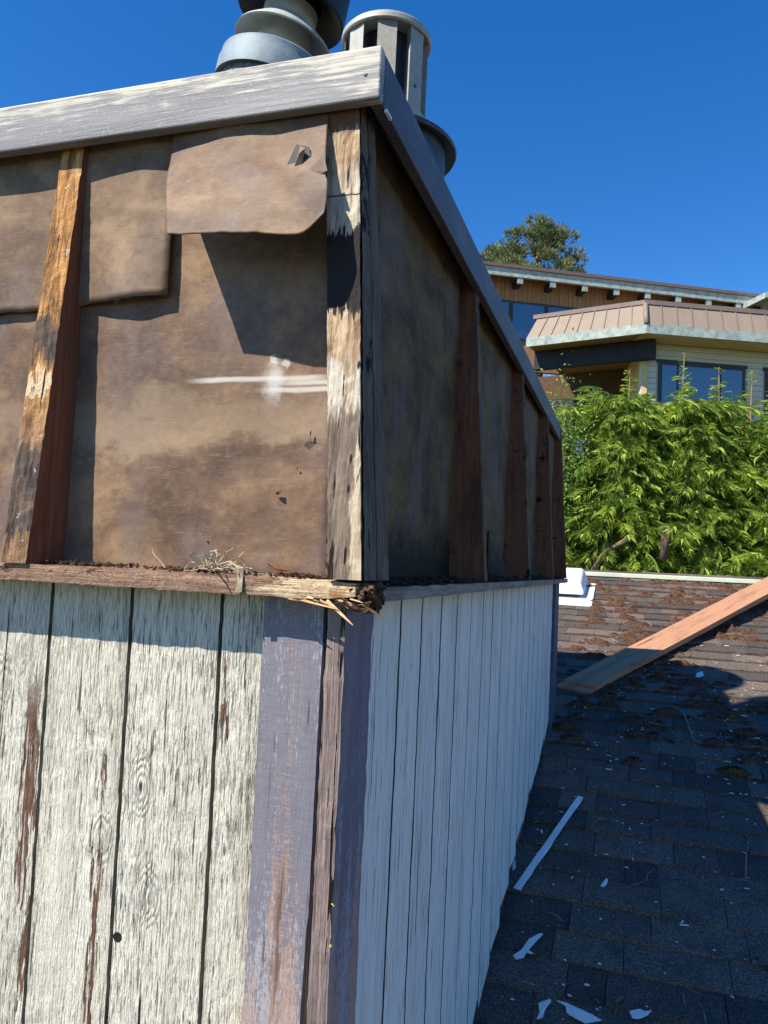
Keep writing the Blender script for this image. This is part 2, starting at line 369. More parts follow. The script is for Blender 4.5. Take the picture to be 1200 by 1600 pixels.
def galv(name, a, b, rough=0.45, metal=0.85, grit=0.0):
    n = N(name, rough, 0.5)
    f = n.noise(22, 5, 0.65); g = n.noise(130, 4, 0.6)
    c = n.ramp(n.add(n.mul(f, 0.65), n.mul(g, 0.35)), (0.36, b), (0.62, a))
    if grit: c = n.mix(n.step(n.noise(210, 3, 0.7), 0.5, 0.56), c, tuple(x * 0.25 for x in b))
    return n.out(c, n.add(n.mul(f, 0.3), rough - 0.1), n.bump(n.add(f, n.mul(g, 0.3)), 0.18, 0.004), metal)
M['galv'] = galv('galvanised_steel', (0.50, 0.51, 0.50), (0.34, 0.36, 0.36), 0.5, 0.55)
M['galv_blue'] = galv('bluish_galvanised_steel', (0.25, 0.31, 0.34), (0.16, 0.21, 0.24), 0.62, 0.3)
M['galv_grit'] = galv('grimy_steel', (0.30, 0.31, 0.31), (0.16, 0.17, 0.17), 0.7, 0.4, 1)
M['galv_dark'] = galv('dark_sooty_steel', (0.10, 0.12, 0.14), (0.05, 0.06, 0.075), 0.5, 0.5)
M['alu'] = galv('dull_aluminium', (0.50, 0.50, 0.47), (0.36, 0.36, 0.34), 0.6, 0.3)
M['black'] = galv('black_metal', (0.018, 0.018, 0.02), (0.010, 0.010, 0.012), 0.45, 0.2)
M['screw'] = galv('rusty_screw', (0.22, 0.15, 0.08), (0.10, 0.07, 0.05), 0.6, 0.4)

def shingle_mat():
    n = N('asphalt_granules', 0.95, 0.15)
    g = n.noise(330, 3, 0.75); g2 = n.noise(150, 3, 0.7); big = n.noise(1.1, 4, 0.6, v=n.obj)
    c = n.ramp(n.add(n.mul(g, 0.6), n.mul(g2, 0.4)), (0.38, (0.035, 0.030, 0.027)), (0.51, (0.135, 0.113, 0.098)), (0.64, (0.42, 0.35, 0.30)))
    tint = n.mix(n.rnd, (0.50, 0.51, 0.54), (1.15, 1.06, 0.98))
    mm = n.t.nodes.new('ShaderNodeMix'); mm.data_type = 'RGBA'; mm.blend_type = 'MULTIPLY'; mm.inputs[0].default_value = 1
    n.L(c, mm.inputs[6]); n.L(tint, mm.inputs[7]); c = mm.outputs[2]
    c = n.mix(n.mul(n.step(n.noise(7, 5, 0.65), 0.5, 0.68), 0.5), c, (0.045, 0.045, 0.05))
    return n.out(c, None, n.bump(n.add(n.mul(g, 0.6), n.mul(g2, 0.5)), 0.8, 0.004))
M['shingle'] = shingle_mat()
def moss_mat():
    n = N('dry_brown_moss', 1.0, 0.05)
    g = n.noise(160, 4, 0.7); b = n.noise(9, 4, 0.6)
    c = n.mix(n.step(b, 0.56, 0.68), n.ramp(g, (0.35, (0.035, 0.018, 0.012)), (0.65, (0.19, 0.11, 0.075))), n.ramp(g, (0.35, (0.05, 0.026, 0.008)), (0.65, (0.25, 0.14, 0.045))))
    return n.out(c, None, n.bump(g, 1.0, 0.008))
M['moss'] = moss_mat()

def plain(name, col, rough=0.7, var=0.15, k=12, metal=0.0, spec=0.3, bumpk=0.2, ks=None):
    n = N(name, rough, spec)
    f = n.noise(ks or k, 5, 0.6)
    c = n.ramp(f, (0.3, tuple(x * (1 - var) for x in col)), (0.7, tuple(min(1, x * (1 + var)) for x in col)))
    return n.out(c, None, n.bump(f, bumpk, 0.003), metal)
M['chip'] = plain('white_paint_chip', (0.74, 0.75, 0.74), 0.6)
M['twig'] = plain('dry_twig', (0.24, 0.19, 0.14), 0.9, 0.4, 60)
M['leaf_dry'] = plain('dry_leaf', (0.30, 0.16, 0.06), 0.8, 0.5, 50)
M['leaf_red'] = plain('red_dry_leaf', (0.60, 0.16, 0.03), 0.7, 0.4, 50)
M['fluff'] = plain('grey_plant_fibre', (0.42, 0.35, 0.24), 0.9, 0.4, 80)
M['dirt'] = plain('leaf_mould', (0.06, 0.035, 0.022), 1.0, 0.6, 90)
M['lichen'] = plain('yellow_lichen', (0.50, 0.46, 0.03), 0.9, 0.3, 90)
M['old_edge'] = plain('grey_board_edge', (0.16, 0.15, 0.13), 0.9, 0.5, 30)  # board edges beside the gaps, darker than the faces
M['ridge'] = plain('pale_green_metal', (0.56, 0.62, 0.47), 0.5, 0.12, 6)
M['white_plastic'] = plain('white_plastic', (0.72, 0.74, 0.74), 0.45, 0.05)
M['plywood'] = plain('roof_deck_wood', (0.12, 0.09, 0.07), 0.9, 0.3, 8)
M['tan_metal'] = plain('tan_metal_roofing', (0.275, 0.215, 0.16), 0.5, 0.08, 3)
M['tan_dark'] = plain('brown_metal_cap', (0.24, 0.18, 0.155), 0.5, 0.1, 3)
M['green_trim'] = plain('faded_green_trim', (0.36, 0.42, 0.37), 0.8, 0.35, 7)
M['cream'] = plain('cream_siding', (0.60, 0.57, 0.47), 0.7, 0.06, 3)
M['cream_sunlit'] = plain('sunlit_cream_wall', (0.68, 0.47, 0.22), 0.7, 0.08, 3)  # cream wall with the yellow of sunlight put into its colour
M['cedar_wall'] = plain('cedar_board_wall', (0.33, 0.185, 0.085), 0.8, 0.25, ks=(14, 14, 1))
M['dark_beam'] = plain('dark_stained_beam', (0.025, 0.026, 0.032), 0.7, 0.3, 6)
M['frame_dark'] = plain('dark_window_frame', (0.05, 0.05, 0.055), 0.5, 0.1)
M['brown_roof'] = plain('brown_shingle_roof', (0.17, 0.12, 0.10), 0.9, 0.4, 25)
M['shaded_recess'] = plain('shaded_recess_wall', (0.11, 0.065, 0.035), 0.9, 0.2)  # porch back wall, shade of the recess put into its colour
M['curtain'] = plain('pale_curtain', (0.45, 0.40, 0.33), 0.9, 0.1)
def glass_mat():
    n = N('window_glass', 0.04, 0.8)
    n.b.inputs['Specular IOR Level'].default_value = 1.0
    n.b.inputs['IOR'].default_value = 1.9
    return n.out((0.012, 0.022, 0.05), None, n.bump(n.noise(1.3, 2, 0.5), 0.05, 0.05))
M['glass'] = glass_mat()
M['bark'] = wood('tree_bark', (0.30, 0.21, 0.15), (0.10, 0.065, 0.045), 2, 0.4, 2.0, dense=0.3)
M['stem'] = plain('young_stem', (0.34, 0.22, 0.10), 0.8, 0.2)

def leaf_mat(name, a, b, trans=0.35):
    n = N(name, 0.55, 0.25)
    at = n.t.nodes.new('ShaderNodeAttribute'); at.attribute_name = 'tone'
    c = n.mix(at.outputs['Fac'], a, b)
    tr = n.t.nodes.new('ShaderNodeBsdfTranslucent'); n.L(c, tr.inputs['Color'])
    ms = n.t.nodes.new('ShaderNodeMixShader'); ms.inputs[0].default_value = trans
    n.L(c, n.b.inputs['Base Color'])
    o = n.t.nodes['Material Output']
    n.t.links.new(n.b.outputs[0], ms.inputs[1]); n.t.links.new(tr.outputs[0], ms.inputs[2]); n.t.links.new(ms.outputs[0], o.inputs[0])
    return n.m
M['cedar_leaf'] = leaf_mat('cedar_foliage', (0.12, 0.24, 0.035), (0.66, 0.80, 0.15), 0.45)
M['pine_leaf'] = leaf_mat('pine_foliage', (0.09, 0.125, 0.045), (0.32, 0.34, 0.14), 0.25)
M['bush_leaf'] = leaf_mat('bush_foliage', (0.12, 0.22, 0.04), (0.30, 0.42, 0.10), 0.35)
def ground_mat():
    n = N('grass_ground', 1.0, 0.1)
    c = n.ramp(n.noise(0.8, 6, 0.6), (0.35, (0.035, 0.05, 0.018)), (0.65, (0.10, 0.10, 0.045)))
    return n.out(c, None, n.bump(n.noise(9, 4, 0.6), 0.6, 0.05))
M['ground'] = ground_mat()

# ------------------------------------------------------------------ mesh helpers
def tag(o, label=None, cat=None, group=None, kind=None):
    if label: o['label'] = label
    if cat: o['category'] = cat
    if group: o['group'] = group
    if kind: o['kind'] = kind
    return o
WORLD_OF = {}
def empty(name, loc, label=None, cat=None, group=None, kind=None):
    o = bpy.data.objects.new(name, None); COL.objects.link(o); o.location = loc
    o.empty_display_size = 0.1
    WORLD_OF[o] = Vector(loc)
    return tag(o, label, cat, group, kind)
def mesh_obj(name, verts, faces, mat, parent=None, origin=None, smooth=False, bevel=0, mats=None, fmat=None):
    """verts in WORLD coordinates; origin = world position of the object's origin"""
    v = np.asarray(verts, dtype=float).reshape(-1, 3)
    if origin is None: origin = (v.min(0) + v.max(0)) * 0.5; origin[2] = v[:, 2].min()
    origin = np.asarray(origin, float)
    me = bpy.data.meshes.new(name)
    me.from_pydata((v - origin).tolist(), [], [tuple(f) for f in faces])
    for m in (mats or [mat]): me.materials.append(M[m])
    if fmat: me.polygons.foreach_set('material_index', fmat)
    if smooth: me.polygons.foreach_set('use_smooth', [True] * len(me.polygons))
    me.update()
    o = bpy.data.objects.new(name, me); COL.objects.link(o)
    if parent is not None:
        o.parent = parent; o.location = Vector(origin.tolist()) - WORLD_OF[parent]
    else: o.location = origin.tolist()
    WORLD_OF[o] = Vector(origin.tolist())
    if bevel:
        b = o.modifiers.new('bevel', 'BEVEL'); b.width = bevel; b.segments = 2; b.limit_method = 'ANGLE'
    return o
BF = [(0, 3, 2, 1), (4, 5, 6, 7), (0, 1, 5, 4), (1, 2, 6, 5), (2, 3, 7, 6), (3, 0, 4, 7)]
def box_v(x0, x1, y0, y1, z0, z1):
    return [(x0, y0, z0), (x1, y0, z0), (x1, y1, z0), (x0, y1, z0), (x0, y0, z1), (x1, y0, z1), (x1, y1, z1), (x0, y1, z1)]
def box(name, b, mat, parent=None, bevel=0, origin=None):
    return mesh_obj(name, box_v(*b), BF, mat, parent, origin or (b[0], b[2], b[4]), bevel=bevel)
def hexa(name, q0, q1, mat, parent=None, origin=None, bevel=0, mats=None, fmat=None):
    return mesh_obj(name, list(q0) + list(q1), BF, mat, parent, origin, bevel=bevel, mats=mats, fmat=fmat)
def nz(p, k, seed=0):
    return noise.noise(Vector((p[0] * k + seed * 7.3, p[1] * k + seed * 3.1, p[2] * k - seed * 5.7)))
def rough_hexa(name, q0, q1, mat, parent, nseg=24, amp=0.0012, kk=40, origin=None, mats=None, side_mat=None, side_idx=None, smooth=False):
    """loft from quad q0 (bottom) to q1 (top) with each side cut in 3, edges made uneven"""
    def ring(q):
        out = []
        for i in range(4):
            a = Vector(q[i]); b = Vector(q[(i + 1) % 4])
            for j in range(3): out.append(a.lerp(b, j / 3))
        return out
    r0, r1 = ring(q0), ring(q1)
    vs, fs, fm = [], [], []
    for s in range(nseg + 1):
        t = s / nseg
        for a, b in zip(r0, r1):
            p = a.lerp(b, t)
            d = Vector((nz(p, kk, 1), nz(p, kk, 2), nz(p, kk, 3))) * amp * 2
            if s in (0, nseg): d.z *= 0.3
            vs.append(p + d)
    for s in range(nseg):
        for j in range(12):
            k = (j + 1) % 12
            fs.append((s * 12 + j, s * 12 + k, (s + 1) * 12 + k, (s + 1) * 12 + j))
            fm.append(side_idx[j // 3] if side_idx else 0)
    fs.append(tuple(range(11, -1, -1))); fm.append(0)
    fs.append(tuple(nseg * 12 + j for j in range(12))); fm.append(0)
    return mesh_obj(name, vs, fs, mat, parent, origin, mats=mats, fmat=fm if side_idx else None, smooth=smooth)
def grid(name, nu, nv, fn, mat, parent=None, thick=0.0, origin=None, smooth=True):
    vs = [tuple(fn(i / nu, j / nv)) for j in range(nv + 1) for i in range(nu + 1)]
    fs = [(j * (nu + 1) + i, j * (nu + 1) + i + 1, (j + 1) * (nu + 1) + i + 1, (j + 1) * (nu + 1) + i) for j in range(nv) for i in range(nu)]
    o = mesh_obj(name, vs, fs, mat, parent, origin, smooth=smooth)
    if thick:
        s = o.modifiers.new('thickness', 'SOLIDIFY'); s.thickness = thick; s.offset = 0
    return o
def lathe(name, prof, c, mat, parent=None, seg=64, tilt=None, smooth=True, caps=True):
    vs, fs = [], []
    c = Vector(c); T = tilt or Matrix.Identity(3)
    for r, z in prof:
        for k in range(seg):
            a = 2 * math.pi * k / seg
            vs.append(c + T @ Vector((r * math.cos(a), r * math.sin(a), z)))
    for i in range(len(prof) - 1):
        for k in range(seg):
            l = (k + 1) % seg
            fs.append((i * seg + k, i * seg + l, (i + 1) * seg + l, (i + 1) * seg + k))
    if caps and prof[0][0] > 1e-5: fs.append(tuple(range(seg - 1, -1, -1)))
    if caps and prof[-1][0] > 1e-5: fs.append(tuple((len(prof) - 1) * seg + k for k in range(seg)))
    o = mesh_obj(name, vs, fs, mat, parent, tuple(c))
    o.data.polygons.foreach_set('use_smooth', [smooth and len(p.vertices) == 4 for p in o.data.polygons])
    if smooth: o.data.set_sharp_from_angle(angle=math.radians(35))
    return o
def tube_geo(pts, rad, seg=6):
    vs, fs = [], []
    pts = [Vector(p) for p in pts]
    for i, p in enumerate(pts):
        d = (pts[min(i + 1, len(pts) - 1)] - pts[max(i - 1, 0)]).normalized()
        u = d.orthogonal().normalized(); w = d.cross(u)
        r = rad[i] if isinstance(rad, (list, tuple)) else rad
        for k in range(seg):
            a = 2 * math.pi * k / seg
            vs.append(p + (u * math.cos(a) + w * math.sin(a)) * r)
    for i in range(len(pts) - 1):
        for k in range(seg):
            l = (k + 1) % seg
            fs.append((i * seg + k, i * seg + l, (i + 1) * seg + l, (i + 1) * seg + k))
    fs.append(tuple(range(seg - 1, -1, -1))); fs.append(tuple((len(pts) - 1) * seg + k for k in range(seg)))
    return vs, fs
def tube(name, pts, rad, mat, parent=None, seg=6, smooth=True):
    vs, fs = tube_geo(pts, rad, seg)
    return mesh_obj(name, vs, fs, mat, parent, smooth=smooth)
def join_geo(parts):
    vs, fs = [], []
    for v, f in parts:
        o = len(vs); vs += [tuple(p) for p in v]; fs += [tuple(i + o for i in q) for q in f]
    return vs, fs

# ------------------------------------------------------------------ ground
def gz(y):
    t = min(max((y - 9.0) / 9.0, 0), 1); t = t * t * (3 - 2 * t)
    return -4.6 + 6.0 * t
gys = [-400, -60, -20, 0, 6, 9, 10, 11, 12, 13, 14, 15, 16, 17, 18, 20, 30, 60, 150, 500]
gxs = [-400, -80, -30, -12, -6, 0, 6, 12, 30, 80, 400]
gv = [(x, y, gz(y)) for y in gys for x in gxs]
gf = [(j * 11 + i, j * 11 + i + 1, (j + 1) * 11 + i + 1, (j + 1) * 11 + i) for j in range(len(gys) - 1) for i in range(10)]
tag(mesh_obj('ground', gv, gf, 'ground', origin=(0, 0, -4.6)), kind='structure')

# ------------------------------------------------------------------ the roof we stand on
def rz(y): return -1.835 + 0.262 * y
RIDGE_Y = 6.95
roof = empty('shingle_roof', (0.4, 3.5, -4.6), 'dark asphalt shingle roof sloping up from the foot of the chimney chase to a pale ridge', 'roof')
X0, X1, Y0, Y1 = -5.5, 5.5, -1.6, RIDGE_Y
hexa('deck', [(X0, Y0, rz(Y0) - 0.25), (X1, Y0, rz(Y0) - 0.25), (X1, Y1, rz(Y1) - 0.25), (X0, Y1, rz(Y1) - 0.25)],
     [(X0, Y0, rz(Y0)), (X1, Y0, rz(Y0)), (X1, Y1, rz(Y1)), (X0, Y1, rz(Y1))], 'plywood', roof)
hexa('back_slope', [(X0, Y1 + 0.003, rz(Y1) - 0.25), (X1, Y1 + 0.003, rz(Y1) - 0.25), (X1, Y1 + 1.6, -0.9), (X0, Y1 + 1.6, -0.9)],
     [(X0, Y1 + 0.003, rz(Y1) - 0.01), (X1, Y1 + 0.003, rz(Y1) - 0.01), (X1, Y1 + 1.6, -0.55), (X0, Y1 + 1.6, -0.55)], 'brown_roof', roof)
box('house_wall', (X0 + 0.4, X1 - 0.4, Y0 + 0.4, Y1 + 1.2, -4.6, -2.35), 'cream', roof)
PITCH = 0.138
SQ = math.sqrt(1 + 0.262 ** 2)
def shingle_geo(w, seed, th):
    """local: x along the course 0..w, y up the slope, z normal"""
    r = random.Random(seed); n = max(3, int(w / 0.045))
    vs, fs = [], []
    L = 0.225
    for i in range(n + 1):
        x = w * i / n
        x = min(max(x, 0.0012), w - 0.0012)
        dy = r.uniform(-0.0025, 0.0025); dz = r.uniform(-0.002, 0.0045)
        vs += [(x, dy, 0.002), (x, dy + 0.001, th + dz), (x, 0.13, 0.0065 + dz * 0.3), (x, L, 0.003)]
    for i in range(n):
        a, b = i * 4, i * 4 + 4
        fs += [(a, b, b + 1, a + 1), (a + 1, b + 1, b + 2, a + 2), (a + 2, b + 2, b + 3, a + 3)]
    fs += [(0, 1, 2, 3), (n * 4 + 3, n * 4 + 2, n * 4 + 1, n * 4)]
    return vs, fs
ROT = Matrix.Rotation(math.atan(0.262), 3, 'X')
variants = []
for i in range(16):
    w = (0.11, 0.13, 0.15, 0.17, 0.18, 0.20, 0.21, 0.22, 0.24, 0.25, 0.27, 0.28, 0.30, 0.32, 0.34, 0.36)[i]
    v, f = shingle_geo(w, i, 0.0115 + 0.0022 * (i % 5))
    me = bpy.data.meshes.new('shingle'); me.from_pydata([ROT @ Vector(p) for p in v], [], f); me.materials.append(M['shingle'])
    variants.append((w, me, v, f))
rs = random.Random(3)
field = []; nsh = 0
shingle_tops = []
row = 0; y = -1.5
while y < RIDGE_Y - 0.03:
    x = -5.4 + rs.uniform(0, 0.2)
    hi = 0.75 + 0.09 * max(0, y - 2.2) if y > 2.2 else 0.55
    rowj = rs.uniform(-0.004, 0.004)
    while x < 5.3:
        w, me, v, f = variants[rs.randrange(16)]
        seen = (x + w > -0.36 and x < hi and y > 1.75)
        if -2.1 < x + w * 0.5 < -0.50 and 1.05 < y < 4.1: x += w; continue
        th = rs.uniform(-0.0015, 0.0015)
        loc = Vector((x, y + rowj, rz(y + rowj) + 0.001 + th))
        if seen and nsh < 296:
            o = bpy.data.objects.new('shingle', me); COL.objects.link(o); o.parent = roof; o.location = loc - WORLD_OF[roof]; nsh += 1
            o.rotation_euler = (0, 0, rs.uniform(-0.004, 0.004))
        else:
            field.append(([ROT @ Vector(p) + loc for p in v], f))
        x += w
    y += PITCH; row += 1
v, f = join_geo(field)
tag(mesh_obj('shingle_field', v, f, 'shingle', roof), kind='stuff')
# ridge strip
rv = [(X0, Y1 - 0.075, rz(Y1 - 0.075) + 0.018), (X1, Y1 - 0.075, rz(Y1 - 0.075) + 0.018), (X1, Y1 + 0.10, rz(Y1) - 0.0), (X0, Y1 + 0.10, rz(Y1) - 0.0)]
hexa('ridge_cap', rv, [(a, b, c + 0.035) for a, b, c in rv], 'ridge', roof, bevel=0.004)

# moss on the shingles
def clump(cx, cy, rx, ry, h, seed):
    vs, fs = [], []
    nr, ns = 3, 9
    base = Vector((cx, cy, rz(cy) + 0.006)); up = Vector((0, -0.2534, 0.9674)); fy = Vector((0, 0.9674, 0.2534))
    for i in range(nr + 1):
        t = i / nr; r = math.sin(t * math.pi / 2); zz = math.cos(t * math.pi / 2)
        for k in range(ns):
            a = 2 * math.pi * k / ns
            w = 1 + 0.45 * noise.noise(Vector((math.cos(a) * 1.5 + seed, math.sin(a) * 1.5, seed * 1.7))) + 0.12 * random.uniform(-1, 1)
            hh = h * zz * (1 + 0.5 * random.uniform(-1, 1))
            vs.append(base + Vector((math.cos(a) * r * rx * w, 0, 0)) + fy * (math.sin(a) * r * ry * w) + up * (hh - 0.003))
    for i in range(nr):
        for k in range(ns):
            l = (k + 1) % ns
            fs.append((i * ns + k, (i + 1) * ns + k, (i + 1) * ns + l, i * ns + l))
    fs.append(tuple(range(ns)))
    return vs, fs
mg = []
random.seed(21)
for k in range(1500):
    rowi = random.randint(11, 60)
    yy = -1.5 + PITCH * rowi + random.uniform(-0.012, 0.02)
    if yy > RIDGE_Y - 0.15: continue
    xx = random.uniform(-0.34, 2.6)
    dens = noise.noise(Vector((xx * 1.4, yy * 1.1, 3.3))) + 0.35 * noise.noise(Vector((xx * 5, yy * 5, 1)))
    pref = 0.12 + 0.28 * min(max((yy - 3.0) / 1.5, 0), 1) + 0.2 * min(max((xx - 0.25) / 0.5, 0), 1) - (0.5 if yy < 3.0 and xx < 0.35 else 0) - 0.35 * (yy < 2.6)
    if dens + pref < 0.20: continue
    s = random.uniform(0.4, 1.0) ** 1.3
    if yy > 3.1: mg.append(clump(xx, yy + 0.02, 0.055 * s + 0.02, 0.032 * s + 0.012, 0.016 + 0.016 * s, k * 0.37))
    for q in range(random.randint(4, 10)):
        ox = random.gauss(0, 0.055); oy = random.gauss(0, 0.014)
        z_ = random.uniform(0.5, 1.0) * s
        mg.append(clump(xx + ox, yy + oy, 0.034 * z_ + 0.007, 0.021 * z_ + 0.006, 0.009 + 0.014 * z_ * random.random(), k + q * 0.3))
v, f = join_geo(mg)
o = mesh_obj('moss', v, f, 'moss', smooth=True)
tag(o, kind='stuff'); o['label'] = 'reddish brown dry moss clumps growing along the shingle courses'; o['category'] = 'moss'

# ------------------------------------------------------------------ chimney chase
chase = empty('chimney_chase', (-1.0, 2.5, -1.9), 'large wooden chimney chase with bare papered top and peeling white board siding', 'chimney')
CZ0 = -1.95
def flake(o, x, w, z):
    o['flake_x'] = x; o['flake_w'] = w; o['flake_z'] = z
# backing behind the siding
box('backing', (-2.30, -0.388, 1.012, 4.13, CZ0, -0.052), 'frame_dark', chase)
# front boards (reveal gaps between)
edges = [-2.30, -2.155, -2.008, -1.861, -1.714, -1.567, -1.421, -1.276, -1.131, -0.986, -0.8405, -0.6969, -0.5469, -0.4775]
for i in range(len(edges) - 1):
    a, b = edges[i], edges[i + 1]
    gl, gr = 0.0026, (0.0038 if i < len(edges) - 2 else 0.0)
    lean = 0.009
    q0 = [(a + gl + lean, 0.9935, CZ0), (b - gr + lean, 0.9935, CZ0), (b - gr + lean, 1.010, CZ0), (a + gl + lean, 1.010, CZ0)]
    q1 = [(a + gl - 0.006, 0.9935, -0.052), (b - gr - 0.006, 0.9935, -0.052), (b - gr - 0.006, 1.010, -0.052), (a + gl - 0.006, 1.010, -0.052)]
    if i == len(edges) - 2:
        q0 = [(p[0] - (lean if p[0] > a + 0.02 else 0), p[1], p[2]) for p in q0]; q1 = [(p[0] + (0.006 if p[0] > a + 0.02 else 0), p[1], p[2]) for p in q1]
    o = rough_hexa('siding_board', q0, q1, 'white', chase, nseg=110, amp=0.0006, kk=55, origin=(a, 0.99, -1.0), mats=['white', 'old_edge'], side_idx=[0, 1, 0, 0])
    if i == 8: flake(o, 0.10, 0.008, 0.9)
    elif i == 9: flake(o, 0.122, 0.012, 0.83)
    elif i == 10: flake(o, 0.112, 0.004, 0.80)
    elif i == 11: flake(o, 0.135, -0.012, 0.9)
    elif i == 12: flake(o, 0.012, -0.008, 0.95)
    else: flake(o, 0.06, -0.03, 0.5)
# wider trim at the corner
o = rough_hexa('corner_trim', [(-0.468, 0.9755, CZ0), (-0.386, 0.9755, CZ0), (-0.386, 0.9930, CZ0), (-0.468, 0.9930, CZ0)],
               [(-0.4785, 0.9755, -0.052), (-0.3905, 0.9755, -0.052), (-0.3905, 0.9930, -0.052), (-0.4785, 0.9930, -0.052)], 'grey', chase, 60, 0.0004, 30, origin=(-0.48, 0.97, -1.0))
flake(o, 0.050, 0.002, 0.62)
# corner trim turned to the side; its lit edge has lost its paint
q0 = [(-0.381, 0.972, CZ0), (-0.352, 0.972, CZ0), (-0.352, 1.087, CZ0), (-0.381, 1.087, CZ0)]
q1 = [(-0.3835, 0.972, -0.052), (-0.357, 0.972, -0.052), (-0.357, 1.087, -0.052), (-0.3835, 1.087, -0.052)]
o = rough_hexa('corner_trim', q0, q1, 'grey_side', chase, 110, 0.0013, 38, origin=(-0.384, 0.972, -1.0), mats=['grey_side', 'edge_wood'], side_idx=[1, 0, 0, 0])
flake(o, 0.03, -0.03, 0.5)
# side boards
sy = [1.088, 1.284, 1.426, 1.584, 1.742, 1.903, 2.067, 2.22, 2.396, 2.571, 2.757, 2.914, 3.088, 3.239, 3.429, 3.615, 3.805, 4.0]
rs = random.Random(5)
for i in range(len(sy) - 1):
    a, b = sy[i], sy[i + 1]
    zb = rz(a) + rs.uniform(0.035, 0.09)
    g = 0.0036 + rs.uniform(-0.0012, 0.002)
    zc = rz(b) + rs.uniform(0.03, 0.09)
    q0 = [(-0.388, a + g, zb), (-0.372, a + g, zb), (-0.372, b - g, zc), (-0.388, b - g, zc)]
    q1 = [(-0.388, a + g, -0.052), (-0.372, a + g, -0.052), (-0.372, b - g, -0.052), (-0.388, b - g, -0.052)]
    o = rough_hexa('siding_board', q0, q1, 'white_side', chase, 60, 0.0006, 26, origin=(-0.372, a, -1.0), mats=['white_side', 'frame_dark'], side_idx=[1, 0, 0, 0])
    flake(o, 0.02, -0.022, 0.3)
# rotten strip at the foot of the side wall
for k in range(34):
    yy = 1.15 + k * 0.086
    hh = rs.uniform(0.04, 0.12)
    rough_hexa('rotten_strip', [(-0.389, yy, rz(yy) - 0.01), (-0.380, yy, rz(yy) - 0.01), (-0.380, yy + 0.08, rz(yy + .08) - 0.01), (-0.389, yy + 0.08, rz(yy + .08) - 0.01)],
               [(-0.389, yy, rz(yy) + hh), (-0.3765, yy, rz(yy) + hh), (-0.3765, yy + 0.08, rz(yy + .08) + hh * 0.8), (-0.389, yy + 0.08, rz(yy + .08) + hh * 0.9)], rs.choice(['rot', 'side_post', 'edge_wood']), chase, 4, 0.003, 30)
o = box('corner_trim', (-0.390, -0.357, 4.002, 4.20, rz(4.0) - 0.0, -0.052), 'navy', chase, bevel=0.002); flake(o, 0, -0.1, 0)
o = box('corner_trim', (-0.41, -0.3905, 4.135, 4.20, rz(4.0), -0.052), 'navy', chase); flake(o, 0, -0.1, 0)
box('back_wall', (-2.30, -0.412, 4.135, 4.16, -1.0, -0.052), 'cream', chase)

# ---- upper stage: building paper over sheathing
def capz(y): return 0.637 + 0.060 * (y - 0.965) / 3.235
def wav(x, z, s, k1=7, k2=6): return noise.noise(Vector((x * k1 + s, z * k2, s * 2.1)))
def pf(u, v):
    x = -2.3 + u * (2.3 - 0.4015); z = -0.04 + v * 0.735
    return (x, 1.013 - 0.004 * wav(x, z, 1) - 0.002 * wav(x, z, 5, 25, 12), z)
grid('paper_sheet', 100, 50, pf, 'felt', chase, 0.0012, origin=(0, 1.013, 0))
def ps(u, v):
    yy = 1.012 + u * 3.16; z = -0.04 + v * (capz(yy) + 0.065 + 0.04)
    return (-0.402 + 0.004 * wav(yy, z, 8, 3, 5) + 0.0015 * wav(yy, z, 3, 14, 9), yy, z)
grid('paper_sheet', 120, 40, ps, 'felt_side_shaded', chase, 0.0012, origin=(-0.402, 1.0, 0))
hexa('sheathing', [(-2.30, 1.022, -0.050), (-0.411, 1.022, -0.050), (-0.411, 4.17, -0.050), (-2.30, 4.17, -0.050)],
     [(-2.30, 1.022, 0.69), (-0.411, 1.022, 0.69), (-0.411, 4.17, 0.755), (-2.30, 4.17, 0.755)], 'plywood', chase)
# upper sheet lapping over the lower, torn off at the right
def lap_edge(x): return 0.388 + 0.006 * math.sin(x * 9 + 1) + 0.003 * nz((x, 0, 0), 30)
def pu(u, v):
    x = -2.3 + u * (2.3 - 0.683)
    zt = 0.695
    z = lap_edge(x) + 0.0 + v * (zt - lap_edge(x))
    bul = 0.010 + 0.012 * max(0, 1 - abs(x + 0.74) / 0.10) * (0.35 + 0.65 * (1 - v)) + 0.004 * wav(x, z, 4)
    if u > 0.98: x += 0.0015 * nz((0, 0, z), 90)
    return (x, 1.013 - bul, z)
grid('upper_paper_sheet', 120, 26, pu, 'felt_flap', chase, 0.0014, origin=(0, 1.0, 0.0))
# torn flap curling out of the wall
top = [(-0.690, 1.000, 0.690), (-0.64, 0.997, 0.690), (-0.57, 0.997, 0.690), (-0.50, 1.0, 0.690), (-0.435, 1.004, 0.690)]
rows = [[(-0.683, 0.985, 0.606), (-0.597, 0.975, 0.592), (-0.543, 0.970, 0.582), (-0.489, 0.970, 0.567), (-0.415, 0.955, 0.545)],
    [(-0.675, 0.965, 0.555), (-0.589, 0.950, 0.543), (-0.517, 0.940, 0.531), (-0.451, 0.940, 0.519), (-0.404, 0.940, 0.512)],
    [(-0.652, 0.938, 0.497), (-0.574, 0.925, 0.486), (-0.500, 0.918, 0.477), (-0.437, 0.920, 0.474), (-0.401, 0.935, 0.486)],
    [(-0.631, 0.915, 0.446), (-0.568, 0.912, 0.442), (-0.489, 0.908, 0.434), (-0.425, 0.910, 0.428), (-0.399, 0.925, 0.460)]]
ctrl = [top] + rows
